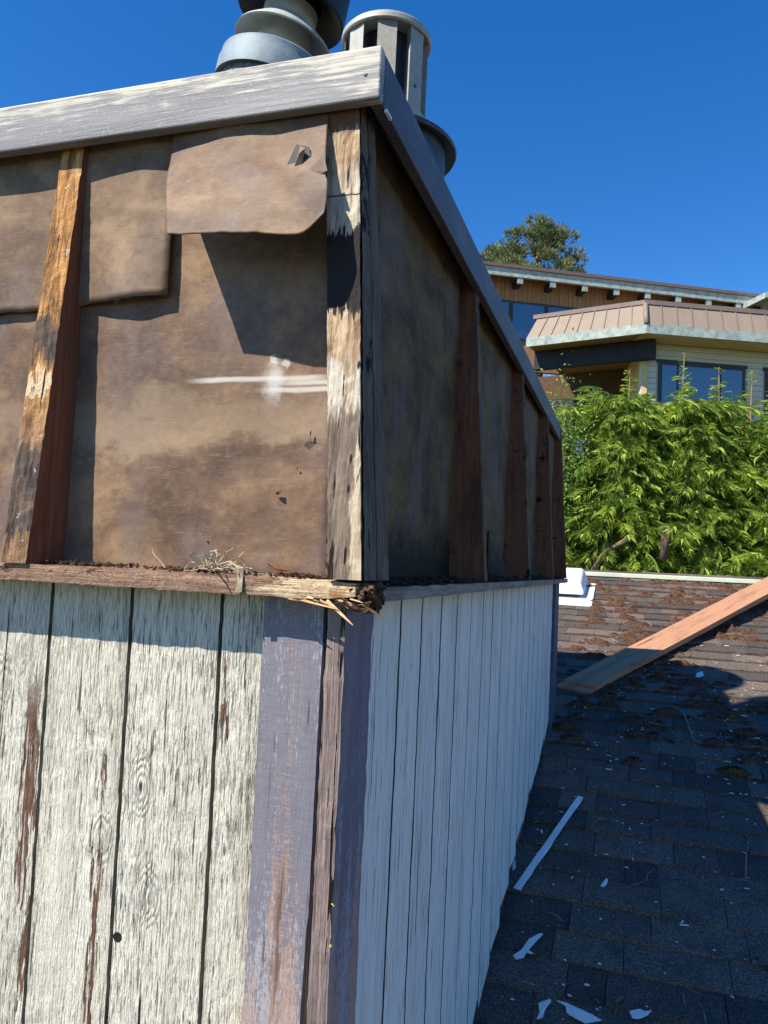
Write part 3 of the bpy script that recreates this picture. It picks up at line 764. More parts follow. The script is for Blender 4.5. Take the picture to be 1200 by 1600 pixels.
def bez(pts, t):
    """Catmull-Rom through pts"""
    n = len(pts) - 1; s = min(int(t * n), n - 1); f = t * n - s
    P = [Vector(pts[max(s - 1, 0)]), Vector(pts[s]), Vector(pts[s + 1]), Vector(pts[min(s + 2, n)])]
    return 0.5 * ((2 * P[1]) + (-P[0] + P[2]) * f + (2 * P[0] - 5 * P[1] + 4 * P[2] - P[3]) * f * f + (-P[0] + 3 * P[1] - 3 * P[2] + P[3]) * f ** 3)
def pflap(u, v):
    p = bez([bez(r, u) for r in ctrl], v)
    return (p.x, p.y + 0.003 * wav(p.x, p.z, 9, 18, 14), p.z + (0.0015 * nz((p.x, 0, 0), 60) if v > 0.97 else 0))
grid('torn_paper_flap', 60, 40, pflap, 'felt_flap', chase, 0.0013, origin=(-0.7, 1.0, 0.4))
# small torn point lifted above the flap
tq = [(-.500, .566), (-.482, .606), (-.462, .600), (-.452, .570), (-.458, .556), (-.478, .570)]
mesh_obj('dark_hole_patch', [(x * .9635, .9635, z * .9635) for x, z in tq] + [(x * .965, .9665, z * .965) for x, z in tq], [(0, 1, 2, 3, 4, 5), (11, 10, 9, 8, 7, 6)] + [(i, i + 6, (i + 1) % 6 + 6, (i + 1) % 6) for i in range(6)], 'frame_dark', chase)  # dark plate laid on the flap, standing in for a shaded hole
mesh_obj('paper_tear', [(-.484 * .9615, .9615, .570 * .9615), (-.476 * .959, .959, .603 * .959), (-.466 * .960, .957, .597 * .96), (-.470 * .962, .961, .574 * .962), (-.476 * .957, .955, .590 * .957)], [(0, 4, 1), (1, 4, 2), (2, 4, 3), (3, 4, 0), (0, 1, 2, 3)], 'felt_flap', chase)
mesh_obj('paper_tear', [(-.462 * .958, .957, .562 * .958), (-.437 * .950, .949, .585 * .950), (-.430 * .945, .944, .560 * .945), (-.448 * .955, .953, .552 * .955)], [(0, 1, 2, 3), (3, 2, 1, 0)][:1], 'felt_flap', chase)

# small torn curls in the paper
for (x, y_, z, s_, a) in ((-0.482, 1.0085, 0.094, 0.011, 0.3), (-0.437, 1.0085, 0.178, 0.007, 1.2), (-0.455, 1.0085, 0.130, 0.004, 0.7), (-0.60, 1.0085, 0.030, 0.005, 0.2), (-0.62, 1.0085, 0.052, 0.003, 2.0)):
    ca, sa_ = math.cos(a) * s_, math.sin(a) * s_
    mesh_obj('paper_curl', [(x - ca * .4, y_, z - sa_), (x + ca * .4, y_ - s_ * .5, z - sa_ * .2), (x + ca * .5, y_ - s_ * .2, z + sa_), (x - ca * .3, y_ - s_ * .1, z + sa_ * .5), (x, y_ - s_ * .7, z + sa_ * .3)], [(0, 1, 4), (1, 2, 4), (2, 3, 4), (3, 0, 4)], 'rot', chase)
# ---- tapered studs nailed over the paper, front
for xs in (-0.892, -1.299, -1.706, -2.113):
    yt, yb = 0.995, 0.931
    rough_hexa('stud', [(xs, yb, -0.024), (xs + 0.046, yb, -0.024), (xs + 0.046, 1.0135, -0.024), (xs, 1.0135, -0.024)],
               [(xs + 0.001, yt, 0.690), (xs + 0.043, yt, 0.690), (xs + 0.043, 1.0135, 0.690), (xs + 0.001, 1.0135, 0.690)], 'stud_face', chase, 70, 0.0008, 75,
               origin=(xs, 0.93, 0), mats=['stud_face', 'red_wood'], side_idx=[0, 1, 1, 1])
# corner post: front piece and two side pieces
rough_hexa('corner_post', [(-0.369, 0.930, -0.022), (-0.3245, 0.930, -0.022), (-0.330, 0.958, -0.022), (-0.384, 1.010, -0.022)],
           [(-0.436, 0.993, 0.690), (-0.386, 0.993, 0.690), (-0.388, 1.003, 0.690), (-0.436, 1.011, 0.690)], 'post', chase, 80, 0.0006, 70, origin=(-0.375, 0.93, 0))
post_o = chase.children[-1]
q0 = [(-0.3275, 0.957, -0.022), (-0.3225, 0.938, -0.022), (-0.3225, 0.987, -0.022), (-0.398, 0.995, -0.022)]
q1 = [(-0.3880, 1.001, 0.690), (-0.3845, 0.996, 0.690), (-0.3845, 1.020, 0.690), (-0.402, 1.020, 0.690)]
rough_hexa('side_post', q0, q1, 'side_post', chase, 70, 0.0008, 60, origin=(-0.33, 0.94, 0))
q0 = [(-0.398, 0.990, -0.022), (-0.3215, 0.990, -0.022), (-0.3215, 1.042, -0.022), (-0.402, 1.042, -0.022)]
q1 = [(-0.402, 1.022, 0.690), (-0.3830, 1.022, 0.690), (-0.3830, 1.050, 0.690), (-0.402, 1.050, 0.690)]
rough_hexa('side_post', q0, q1, 'side_post', chase, 70, 0.0008, 60, origin=(-0.33, 0.99, 0))
# side studs
for i, yw in enumerate((1.768, 2.59, 3.415, 4.125)):
    zt = capz(yw) + 0.055
    w = 0.038
    rough_hexa('side_stud', [(-0.4025, yw, -0.028), (-0.318, yw, -0.028), (-0.318, yw + w, -0.028), (-0.4025, yw + w, -0.028)],
               [(-0.4025, yw, zt), (-0.369, yw, zt), (-0.369, yw + w, zt), (-0.4025, yw + w, zt)], 'red_wood', chase, 60, 0.0012, 40, origin=(-0.36, yw, 0),
               mats=['red_wood', 'side_post'], side_idx=[0, 1, 0, 0])
# loose paper folds at the foot of the side bays
for yw in (2.25, 3.08, 3.80):
    def fold(u, v, yw=yw):
        yy = yw + u * 0.28; z = -0.028 + v * 0.14
        return (-0.398 + 0.045 * (1 - v) ** 1.5 * (1 - abs(2 * u - 1)) + 0.004 * wav(yy, z, yw, 20, 20), yy, z)
    grid('paper_fold', 14, 10, fold, 'felt_side_shaded', chase, 0.001, origin=(-0.402, yw, 0))

# ---- sill under the upper stage
def front_sill():
    vs, fs = [], []
    n = 170
    x0, x1 = -2.3, -0.333
    for i in range(n + 1):
        t = i / n; x = x0 + (x1 - x0) * t
        e = max(0, (x + 0.40) / 0.067)
        zb = -0.0495 + 0.0010 * nz((x, 0, 0), 18) + 0.002 * nz((x, 1, 0), 70) + 0.006 * e
        zt = -0.0245 + 0.0018 * nz((x, 3, 0), 25) + 0.0015 * nz((x, 4, 0), 90) - 0.002 * e
        yf = 0.936 + 0.0012 * nz((x, 5, 0), 45) + 0.001 * nz((x, 6, 0), 110)
        for j in range(4):
            z = zb + (zt - zb) * j / 3
            vs.append((x, yf + 0.0012 * nz((x, j, 2), 60) + (0.0015 if j in (0, 3) else 0), z))
        vs += [(x, 0.975, zt + 0.001 * nz((x, 9, 0), 40)), (x, 1.012, zt), (x, 1.011, zb), (x, 0.975, zb)]
    for i in range(n):
        for j in range(8):
            k = (j + 1) % 8
            fs.append((i * 8 + j, (i + 1) * 8 + j, (i + 1) * 8 + k, i * 8 + k))
    fs.append(tuple(range(8))); fs.append(tuple(n * 8 + 7 - j for j in range(8)))
    return mesh_obj('sill', vs, fs, 'sill', chase, (-1, 0.936, -0.04))
front_sill()
sl = rough_hexa('sill', [(-0.392, 0.968, -0.052), (-0.3165, 0.968, -0.052), (-0.3165, 0.996, -0.052), (-0.392, 0.996, -0.052)],
           [(-0.392, 0.968, -0.030), (-0.322, 0.972, -0.030), (-0.322, 0.996, -0.030), (-0.392, 0.996, -0.030)], 'rot', chase, 4, 0.003, 60)
def side_sill():
    vs, fs = [], []
    n = 120
    for i in range(n + 1):
        yy = 0.997 + (4.20 - 0.997) * i / n
        zb = -0.0505 + 0.0008 * nz((0, yy, 0), 12); zt = -0.0305 + 0.0018 * nz((3, yy, 0), 16)
        xf = -0.3150 + 0.0015 * nz((5, yy, 0), 14)
        vs += [(xf, yy, zb), (xf, yy, zt - 0.001), (xf - 0.002, yy, zt), (-0.4012, yy, zt + 0.0005), (-0.4012, yy, zb)]
    for i in range(n):
        for j in range(5):
            k = (j + 1) % 5
            fs.append((i * 5 + j, i * 5 + k, (i + 1) * 5 + k, (i + 1) * 5 + j))
    fm = [1 if j % 5 == 0 else 0 for j in range(n * 5)]
    fs.append((4, 3, 2, 1, 0)); fs.append(tuple(n * 5 + j for j in range(5))); fm += [0, 0]
    return mesh_obj('sill', vs, fs, 'sill_dark', chase, (-0.36, 1, -0.05), mats=['sill_dark', 'sill_edge'], fmat=fm)
side_sill()
# rotten, splintered corner of the sill
rs = random.Random(9)
parts = []
for k in range(150):
    c = Vector((rs.uniform(-0.350, -0.314), rs.uniform(0.936, 1.000), rs.uniform(-0.062, -0.026)))
    s = rs.uniform(0.002, 0.0065); R = Matrix.Rotation(rs.uniform(0, 3), 3, 'X') @ Matrix.Rotation(rs.uniform(0, 3), 3, 'Z')
    parts.append(([c + R @ (Vector(p) * s + Vector((rs.uniform(-.3, .3) * s,) * 3)) for p in box_v(-1, 1, -.5, .5, -.3, .3)], BF))
v, f = join_geo(parts)
mesh_obj('rotten_end', v, f, 'rot', chase)
def sliver(a, b, w, name='splinter', mat='splinter', parent=None, up=(0, 0, 1), w2=None):
    a, b = Vector(a), Vector(b); d = (b - a).normalized(); s = d.cross(Vector(up)).normalized(); u = s.cross(d)
    w2 = w * 0.25 if w2 is None else w2
    q = []
    for P, ww in ((a, w), (a.lerp(b, 0.6) + u * w * 0.1, w * 0.75), (b, w2)):
        q.append([P - s * ww * 0.5 - u * ww * 0.16, P + s * ww * 0.5 - u * ww * 0.16, P + s * ww * 0.5 + u * ww * 0.16, P - s * ww * 0.5 + u * ww * 0.16])
    vs = q[0] + q[1] + q[2]; fs = [(3, 2, 1, 0), (8, 9, 10, 11)]
    for i in range(2):
        for j in range(4):
            k = (j + 1) % 4; fs.append((i * 4 + j, i * 4 + k, (i + 1) * 4 + k, (i + 1) * 4 + j))
    return mesh_obj(name, vs, fs, mat, parent)
rs = random.Random(31)
for k in range(22):
    x = rs.uniform(-0.43, -0.326); e = (x + 0.43) / 0.104
    a = (x, 0.941 + rs.uniform(-.004, .006), -0.0495 + rs.uniform(-0.002, 0.006) * (0.3 + e))
    L = rs.uniform(0.012, 0.045) * (0.5 + e * 0.7); an = rs.uniform(0.05, 0.75) * (0.25 + 0.75 * e)
    b = (x + L * math.cos(an), a[1] - rs.uniform(-.004, 0.010), a[2] - L * math.sin(an))
    sliver(a, b, rs.uniform(0.0010, 0.0042), mat=rs.choice(['splinter', 'splinter', 'sill', 'rot']), parent=chase, up=(0, -1, rs.uniform(-.5, .8)))
for a, b, w in (((-0.42, 0.941, -0.0495), (-0.353, 0.930, -0.0600), 0.0035), ((-0.372, 0.938, -0.050), (-0.330, 0.925, -0.078), 0.0045)):
    sliver(a, b, w, parent=chase, up=(0, -1, 0.3))

# ---- fascia and cap
FB, FT = 0.637, 0.7125
q0 = [(-2.36, 0.965, FB), (-0.3445, 0.965, FB), (-0.3445, 0.984, FB), (-2.36, 0.984, FB)]
q1 = [(-2.36, 0.965, FT), (-0.3445, 0.965, FT), (-0.3445, 0.984, FT), (-2.36, 0.984, FT)]
hexa('fascia_board', q0, q1, 'fascia', chase, origin=(-2.36, 0.965, FB), bevel=0.0025)
q0 = [(-0.3640, 0.9865, FB), (-0.3450, 0.9865, FB), (-0.372, 4.20, 0.697), (-0.391, 4.20, 0.697)]
q1 = [(-0.3640, 0.9865, FT), (-0.3450, 0.9865, FT), (-0.372, 4.20, 0.772), (-0.391, 4.20, 0.772)]
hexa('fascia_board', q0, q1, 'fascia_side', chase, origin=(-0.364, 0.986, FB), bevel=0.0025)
hexa('fascia_board', [(-2.36, 4.203, 0.697), (-0.372, 4.203, 0.697), (-0.372, 4.222, 0.697), (-2.36, 4.222, 0.697)],
     [(-2.36, 4.203, 0.772), (-0.372, 4.203, 0.772), (-0.372, 4.222, 0.772), (-2.36, 4.222, 0.772)], 'fascia_side', chase)
hexa('cap_panel', [(-2.36, 0.986, 0.693), (-0.3665, 0.986, 0.693), (-0.3935, 4.200, 0.752), (-2.36, 4.200, 0.752)],
     [(-2.36, 0.986, 0.708), (-0.3665, 0.986, 0.708), (-0.3935, 4.200, 0.767), (-2.36, 4.200, 0.767)], 'galv_dark', chase)
lathe('nail_hole', [(0.0028, 0), (0.0022, 0.0006), (0.0, 0.0008)], (-0.366, 0.9648, 0.672), 'black', chase, 14, Matrix.Rotation(math.pi / 2, 3, 'X'))
lathe('nail_head', [(0.0035, 0), (0.003, 0.0012), (0.0, 0.0014)], (-0.468, 0.998, 0.598), 'screw', chase, 14, Matrix.Rotation(math.pi / 2, 3, 'X'))
box('flashing_tab', (-0.3445, -0.3405, 0.990, 1.012, 0.630, 0.6345), 'chip', chase)
# knot holes and a nail in the siding
lathe('knot_hole', [(0.0075, 0), (0.0068, 0.0006), (0.0, -0.0002)], (-0.6890, 0.9934, -0.552), 'black', chase, 18, Matrix.Rotation(math.pi / 2, 3, 'X'))
# lichen on the split edge
parts = []
for z in (-0.44, -0.50, -0.585, -0.62, -0.66, -0.70, -0.60, -0.75):
    c = Vector((-0.3545 + rs.uniform(-0.004, 0.001), 0.9715, z + rs.uniform(-0.01, 0.01))); s = rs.uniform(0.0012, 0.0024)
    for q in range(4):
        cc = c + Vector((rs.uniform(-1, 1), 0, rs.uniform(-1, 1))) * s
        parts.append(([cc + Vector(p) * s * rs.uniform(0.4, 0.8) for p in [(1, 0, 0), (0, 0, 1), (-1, 0, 0), (0, 0, -1), (0, -1, 0), (0, 1, 0)]], [(0, 1, 4), (1, 2, 4), (2, 3, 4), (3, 0, 4), (1, 0, 5), (2, 1, 5), (3, 2, 5), (0, 3, 5)]))
v, f = join_geo(parts)
tag(mesh_obj('lichen', v, f, 'lichen', chase), kind='stuff')

# debris lying on the sill
def leaf_geo(c, L, W, yaw, pitch, curl, seed):
    r = random.Random(seed); n = 6; vs, fs = [], []
    R = Matrix.Rotation(yaw, 3, 'Z') @ Matrix.Rotation(pitch, 3, 'Y')
    for i in range(n + 1):
        t = i / n; w = W * math.sin(math.pi * min(0.97, max(0.05, t))) ** 0.7 * (1 + 0.2 * r.uniform(-1, 1)); x = L * (t - 0.5)
        z = curl * L * (4 * (t - 0.5) ** 2)
        for k in (-1, 0, 1):
            vs.append(Vector(c) + R @ Vector((x, k * w * 0.5, z + (0.25 * w if k else 0))))
    for i in range(n):
        for k in range(2):
            a = i * 3 + k; fs.append((a, a + 1, a + 4, a + 3))
    return vs, fs
rs = random.Random(14)
parts = []
for k in range(420):
    x = rs.choice([rs.gauss(-0.56, 0.05), rs.uniform(-0.82, -0.38), rs.gauss(-0.80, 0.05), rs.gauss(-0.42, 0.03)]); y_ = rs.uniform(0.955, 1.005) - 0.012 * rs.random()
    s = rs.uniform(0.001, 0.0042)
    c = Vector((x, y_, -0.0225 + rs.random() * 0.004))
    R = Matrix.Rotation(rs.uniform(0, 3), 3, 'X') @ Matrix.Rotation(rs.uniform(0, 3), 3, 'Z')
    parts.append(([c + R @ (Vector(p) * s) for p in box_v(-1, 1, -.4, .4, -.25, .25)], BF))
v, f = join_geo(parts)
o = tag(mesh_obj('leaf_mould', v, f, 'dirt'), 'dark crumbs of leaf mould along the front ledge below the brown paper', 'debris', kind='stuff')
parts = []
for k in range(900):
    yy = rs.uniform(1.0, 4.1); x = rs.uniform(-0.398, -0.325); s = rs.uniform(0.001, 0.006) * (1 + 0.3 * yy)
    c = Vector((x, yy, -0.029 + rs.random() * 0.008 * (1 if x < -0.36 else 0.3)))
    R = Matrix.Rotation(rs.uniform(0, 3), 3, 'X') @ Matrix.Rotation(rs.uniform(0, 3), 3, 'Z')
    parts.append(([c + R @ (Vector(p) * s) for p in box_v(-1, 1, -.4, .4, -.25, .25)], BF))
v, f = join_geo(parts)
tag(mesh_obj('ledge_dirt', v, f, 'dirt'), 'black rotten crumbs along the shaded side ledge under the reddish studs', 'debris', kind='stuff')
v, f = leaf_geo((-0.455, 0.962, -0.0155), 0.034, 0.012, 0.35, 0.25, 0.15, 2)
tag(mesh_obj('dry_leaf', v, f, 'leaf_red'), 'small curled orange red leaf on the front ledge near the corner post', 'leaf')
# bundle of dry fibres
parts = []
for k in range(46):
    a = Vector((rs.gauss(-0.55, 0.02), rs.uniform(0.945, 0.985), -0.02)); pts = [a]
    d = Vector((rs.uniform(-0.3, 1), rs.uniform(-.5, .5), rs.uniform(0.1, 0.7))).normalized()
    for q in range(5):
        d = (d + Vector((rs.uniform(-.5, .5), rs.uniform(-.5, .5), rs.uniform(-.65, .25)))).normalized()
        p = pts[-1] + d * 0.009; p.z = max(p.z, -0.0215); pts.append(p)
    parts.append(tube_geo(pts, rs.uniform(0.0005, 0.0011), 4))
for k in range(5):
    parts.append(tube_geo([(-0.545 + k * .004, 0.96, -0.012), (-0.52, 0.95, -0.006 - k * .001), (-0.502 + k * .002, 0.937, -0.014), (-0.498 + k * .0015, 0.933, -0.032), (-0.500 + k * .002, 0.932, -0.046)], 0.0012, 5))
v, f = join_geo(parts)
tag(mesh_obj('root_bundle', v, f, 'fluff'), 'tangle of dry grey roots hanging over the edge of the front ledge', 'dry roots')

# ------------------------------------------------------------------ vents on the chase
def tiltm(ax_deg, ay_deg): return Matrix.Rotation(math.radians(ay_deg), 3, 'Y') @ Matrix.Rotation(math.radians(ax_deg), 3, 'X')
# louvred vent (right)
vc = Vector((-1.12, 3.20, 0.685)); K = 3.2 / 1.7
v2 = empty('louvred_vent', vc, 'grey metal flue cap with upright louvres above a wide dark flange', 'vent')
lathe('flue_pipe', [(0.29, 0.0), (0.29, 0.80), (0.285, 0.82), (0.29, 0.84), (0.29, 1.16)], vc, 'galv_dark', v2, 72)
lathe('flange', [(0.285, 1.165), (0.335, 1.145), (0.340, 1.155), (0.335, 1.165), (0.24, 1.24), (0.19, 1.27), (0.19, 1.30)], vc, 'galv_dark', v2, 72)
lathe('inner_pipe', [(0.125, 1.30), (0.125, 1.66)], vc, 'galv_dark', v2, 48)
lathe('top_disc', [(0.0, 1.662), (0.175, 1.660), (0.200, 1.655), (0.205, 1.662), (0.204, 1.685), (0.196, 1.694), (0.0, 1.715)], vc, 'alu', v2, 72, caps=False)
lathe('base_ring', [(0.165, 1.275), (0.19, 1.275), (0.195, 1.30), (0.165, 1.30)], vc, 'alu', v2, 64, caps=False)
for k in range(8):
    a0 = math.radians(k * 45 - 128); a1 = a0 + math.radians(25)
    vs = []
    for z in (1.30, 1.655):
        for a, r in ((a0, 0.165), (a0, 0.192), (a1, 0.192), (a1, 0.188), (a0 + .02, 0.187), (a0 + .02, 0.165)):
            vs.append(vc + Vector((math.cos(a) * r, math.sin(a) * r, z)))
    fs = [(i, (i + 1) % 6, 6 + (i + 1) % 6, 6 + i) for i in range(6)] + [(5, 4, 3, 2, 1, 0), (6, 7, 8, 9, 10, 11)]
    lv = mesh_obj('louvre', vs, fs, 'alu', v2)
    am = (a0 + a1) / 2
    if k in (1, 2):
        lathe('screw', [(0.008, 0), (0.007, 0.003), (0, 0.004)], vc + Vector((math.cos(am) * 0.189, math.sin(am) * 0.189, 1.40)), 'screw', lv, 10, Matrix.Rotation(am, 3, 'Z') @ Matrix.Rotation(math.pi / 2, 3, 'Y'))
v2.scale = (0.9375,) * 3; v2.location = (-1.05, 3.0, 0.642)
# round double-cone cap (left)
wc = Vector((-1.155, 1.93, 0.625)); T = tiltm(-3, 10)
v1 = empty('round_flue_cap', wc, 'round flue cap with a pale disc, galvanised collar and black top with an added shade hood', 'vent')
v1.scale = (0.93, 0.93, 1)
dv = lambda x, y, z: tuple(wc + T @ Vector((x, y, z)))
lathe('flue_pipe', [(0.164, 0), (0.164, 0.80)], wc, 'galv_grit', v1, 64, T)
lathe('collar', [(0.168, 0.735), (0.180, 0.73), (0.180, 0.78), (0.175, 0.788), (0.175, 0.81), (0.162, 0.82), (0.10, 0.835)], wc, 'galv_blue', v1, 72, T)
lathe('neck', [(0.085, 0.83), (0.085, 1.0)], wc, 'alu', v1, 48, T)
lathe('lower_disc', [(0.084, 0.925), (0.105, 0.918), (0.151, 0.885), (0.155, 0.888), (0.151, 0.895), (0.088, 0.95)], wc, 'alu', v1, 72, T, caps=False)
lathe('black_cap_shade_hood', [(0.09, 1.03), (0.166, 0.985), (0.170, 0.988), (0.170, 1.02), (0.170, 1.22), (0.34, 1.30), (0.48, 1.42), (0.52, 2.05), (0.34, 2.2), (0.0, 2.26)], wc, 'black', v1, 72, T, caps=False)  # wide upper hood is invented, shaped to cast shade on the roof
lathe('inner_pipe', [(0.075, 0.98), (0.075, 1.04)], wc, 'black', v1, 40, T)

# ------------------------------------------------------------------ low box vent on the roof behind the chase
bx = empty('roof_box_vent', (-0.52, 6.25, rz(6.25)), 'low white plastic box vent on the sunlit shingles behind the chase', 'roof vent')
def on_roof_hexa(name, x0, x1, y0, y1, h0, h1, inset, mat, parent, bevel=0.0):
    q0 = [(x0, y0, rz(y0) + h0), (x1, y0, rz(y0) + h0), (x1, y1, rz(y1) + h0), (x0, y1, rz(y1) + h0)]
    i = inset
    q1 = [(x0 + i, y0 + i, rz(y0) + h1), (x1 - i, y0 + i, rz(y0) + h1), (x1 - i, y1 - i, rz(y1) + h1), (x0 + i, y1 - i, rz(y1) + h1)]
    return hexa(name, q0, q1, mat, parent, bevel=bevel)
on_roof_hexa('flashing', -0.85, -0.27, 6.02, 6.60, 0.016, 0.030, 0.002, 'white_plastic', bx)
on_roof_hexa('vent_neck', -0.72, -0.38, 6.20, 6.52, 0.017, 0.085, 0.0, 'frame_dark', bx)
on_roof_hexa('hood', -0.79, -0.33, 6.14, 6.58, 0.060, 0.160, 0.04, 'white_plastic', bx, 0.02)

# ------------------------------------------------------------------ planks lying up the roof
def plank_thing(name, label, P0, P1, w, t, off):
    P0, P1 = Vector(P0), Vector(P1); d = (P1 - P0).normalized(); n = Vector((0, -0.262, 1)).normalized(); s = d.cross(n).normalized(); n = s.cross(d)
    L = (P1 - P0).length
    me = bpy.data.meshes.new(name)
    cut = 0.09 # angled near end
    vs = []
    ns = 14
    for i in range(ns + 1):
        yy = L * i / ns
        for (xx, zz) in ((-w / 2, 0), (w / 2, 0), (w / 2, t), (-w / 2, t)):
            y_ = yy + (0.045 * (xx / w) if i == 0 else 0)
            vs.append((xx, y_, zz + 0.001 * math.sin(i)))
    fs = [(3, 2, 1, 0), tuple(ns * 4 + j for j in range(4))]
    for i in range(ns):
        for j in range(4):
            k = (j + 1) % 4; fs.append((i * 4 + j, i * 4 + k, (i + 1) * 4 + k, (i + 1) * 4 + j))
    me.from_pydata(vs, [], fs); me.materials.append(M['plank'])
    o = bpy.data.objects.new(name, me); COL.objects.link(o)
    o.matrix_world = Matrix.Translation(P0 + n * off) @ Matrix((s, d, n)).transposed().to_4x4()
    b = o.modifiers.new('bevel', 'BEVEL'); b.width = 0.002; b.segments = 2
    tag(o, label, 'plank')
    return o
P0 = Vector((-0.278, 4.50, rz(4.50) + 0.012)); P1 = Vector((1.50, 7.18, rz(6.95) + 0.215))
dd = (P1 - P0).normalized()
plank_thing('cedar_plank', 'lower of two stacked new cedar planks, mostly hidden under the other one', P0 - dd * 0.03, P1, 0.185, 0.020, 0.0)
plank_thing('cedar_plank', 'upper of two stacked new orange cedar planks lying up the shingle roof', P0 + Vector((0.02, 0.01, 0)), P1 + dd * 0.3, 0.180, 0.020, 0.0215)

# ------------------------------------------------------------------ scraps on the roof
def on(x, y, h=0.014, e=0.008): return Vector((x, y, rz(y) + h + e))
def flat_poly(name, pts, th, mat, label, cat, h=0.016, curl=0.0):
    n = len(pts); cx = sum(p[0] for p in pts) / n; cy = sum(p[1] for p in pts) / n
    lo = [on(x, y, h + curl * math.hypot(x - cx, y - cy)) for x, y in pts]; hi = [p + Vector((0, -0.25, 0.97)) * th for p in lo]
    fs = [tuple(range(n - 1, -1, -1)), tuple(range(n, 2 * n))] + [(i, (i + 1) % n, n + (i + 1) % n, n + i) for i in range(n)]
    return tag(mesh_obj(name, lo + hi, fs, mat), label, cat)
strip = []
a = Vector((-0.345, 2.765)); b = Vector((-0.175, 3.395)); d = (b - a).normalized(); s = Vector((d.y, -d.x))
rs = random.Random(4)
for i in range(15): p = a.lerp(b, i / 14); strip.append(tuple(p - s * 0.011 + s * rs.uniform(-0.0006, 0.0006)))
for i in range(14, -1, -1):
    p = a.lerp(b, i / 14); strip.append(tuple(p + s * 0.011 + s * rs.choice([0, 0.001, 0.0035])))
flat_poly('paint_strip', strip, 0.004, 'chip', 'long narrow white strip of painted wood lying on the shingles by the wall', 'strip')
def px_roof(x, y):
    c = Vector(((x - 600) / 1215, -(y - 800) / 1215, -1)); d = Rt @ c
    t = -1.820 / (d.z - 0.262 * d.y); return (d.x * t, d.y * t)
def chip(pts, label, h=0.015): return flat_poly('paint_chip', [px_roof(*p) for p in pts], 0.0015, 'chip', label, 'paint chip', h, 0.06)
chip([(801, 1500), (806, 1506), (818, 1503), (822, 1494), (834, 1496), (826, 1489), (838, 1476), (849, 1466), (843, 1465), (826, 1473), (815, 1489)], 'torn white flake with a pointed end on the shingles below the long strip')
chip([(841, 1573), (860, 1567), (861, 1571), (852, 1582), (848, 1596), (839, 1599), (843, 1586)], 'upright white flake at the bottom, nearest the wall')
chip([(869, 1570), (884, 1573), (906, 1582), (925, 1592), (940, 1602), (915, 1606), (897, 1596), (885, 1588), (884, 1578)], 'long white curved flake cut by the bottom edge of the picture')
chip([(983, 1586), (1000, 1582), (1008, 1586), (1018, 1585), (1012, 1592), (998, 1598), (988, 1597)], 'broad white flake at the bottom edge, right of the curved one')
chip([(938, 1389), (947, 1377), (950, 1379), (948, 1386), (943, 1391)], 'small white pointed flake alone in the middle of the dark shingles')
chip([(1088, 1055), (1097, 1052), (1100, 1058), (1092, 1062), (1087, 1060)], 'small pale round chip in the shadow to the right of the planks')
chip([(800, 1352), (805, 1348), (806, 1360), (801, 1366)], 'tiny white chip tucked against the foot of the white wall')
def twig(pts, r, label, mat='twig'):
    P = [on(*px_roof(x, y), 0.016 + 0.004 * (i % 2)) for i, (x, y) in enumerate(pts)]
    return tag(tube('twig', P, r, mat, None, 5), label, 'twig')
twig([(1170, 1320), (1166, 1340), (1165, 1378)], 0.0025, 'pale straight twig standing out near the right edge of the shingles')
twig([(1068, 1116), (1077, 1140), (1084, 1158), (1096, 1166)], 0.004, 'bent dark grey twig in the mossy shade below the planks')
twig([(1013, 1131), (1035, 1137), (1052, 1147), (1066, 1161)], 0.003, 'thin light brown twig beside the bent grey one')
twig([(1010, 1380), (1012, 1370), (1018, 1366)], 0.002, 'small hooked twig in the middle of the shaded shingles')
twig([(853, 1429), (868, 1436), (880, 1444)], 0.0022, 'short brown twig below the foot of the long white strip')
twig([(1092, 1571), (1100, 1590), (1103, 1604)], 0.002, 'fine twig at the bottom right edge')
def rleaf(x, y, L, W, yaw, label, mat='leaf_dry', seed=1):
    p = on(*px_roof(x, y), 0.018); v, f = leaf_geo(p, L, W, yaw, 0.05, 0.08, seed)
    return tag(mesh_obj('dry_leaf', v, f, mat), label, 'leaf')
rleaf(941, 1287, 0.05, 0.028, 0.6, 'curled tan leaf beside the top of the long white strip', 'leaf_dry', 3)
rleaf(996, 1387, 0.075, 0.012, 0.9, 'narrow brown leaf in the middle of the shaded shingles', 'twig', 4)
rleaf(968, 1570, 0.05, 0.012, 1.2, 'narrow tan leaf near the bottom edge between white flakes', 'leaf_dry', 5)
rleaf(1083, 1556, 0.055, 0.008, -0.5, 'thin long brown leaf at the lower right', 'leaf_dry', 6)
rleaf(845, 1324, 0.04, 0.014, 0.0, 'small grey leaf behind the long white strip', 'twig', 7)
rleaf(1052, 1238, 0.03, 0.010, 0.4, 'tiny tan leaf at the edge of the dark moss', 'leaf_dry', 8)
parts = []
for k in range(420):
    xx = rs.uniform(-0.33, 1.2); yy = rs.uniform(2.2, 5.4); p = on(xx, yy, 0.012); s = rs.uniform(0.0012, 0.0045)
    R = Matrix.Rotation(rs.uniform(0, 6.3), 3, 'Z')
    el = rs.choice([1, 1, 1.6, 3.5])
    parts.append(([p + R @ Vector((a * s * el, b * s * 0.8, c * s * 0.3)) for a, b, c in box_v(-1, 1, -1, 1, -1, 1)], BF))
v, f = join_geo(parts)
tag(mesh_obj('paint_crumbs', v, f, 'chip'), 'tiny white paint crumbs scattered over the shaded shingles', 'debris', kind='stuff')
parts = []
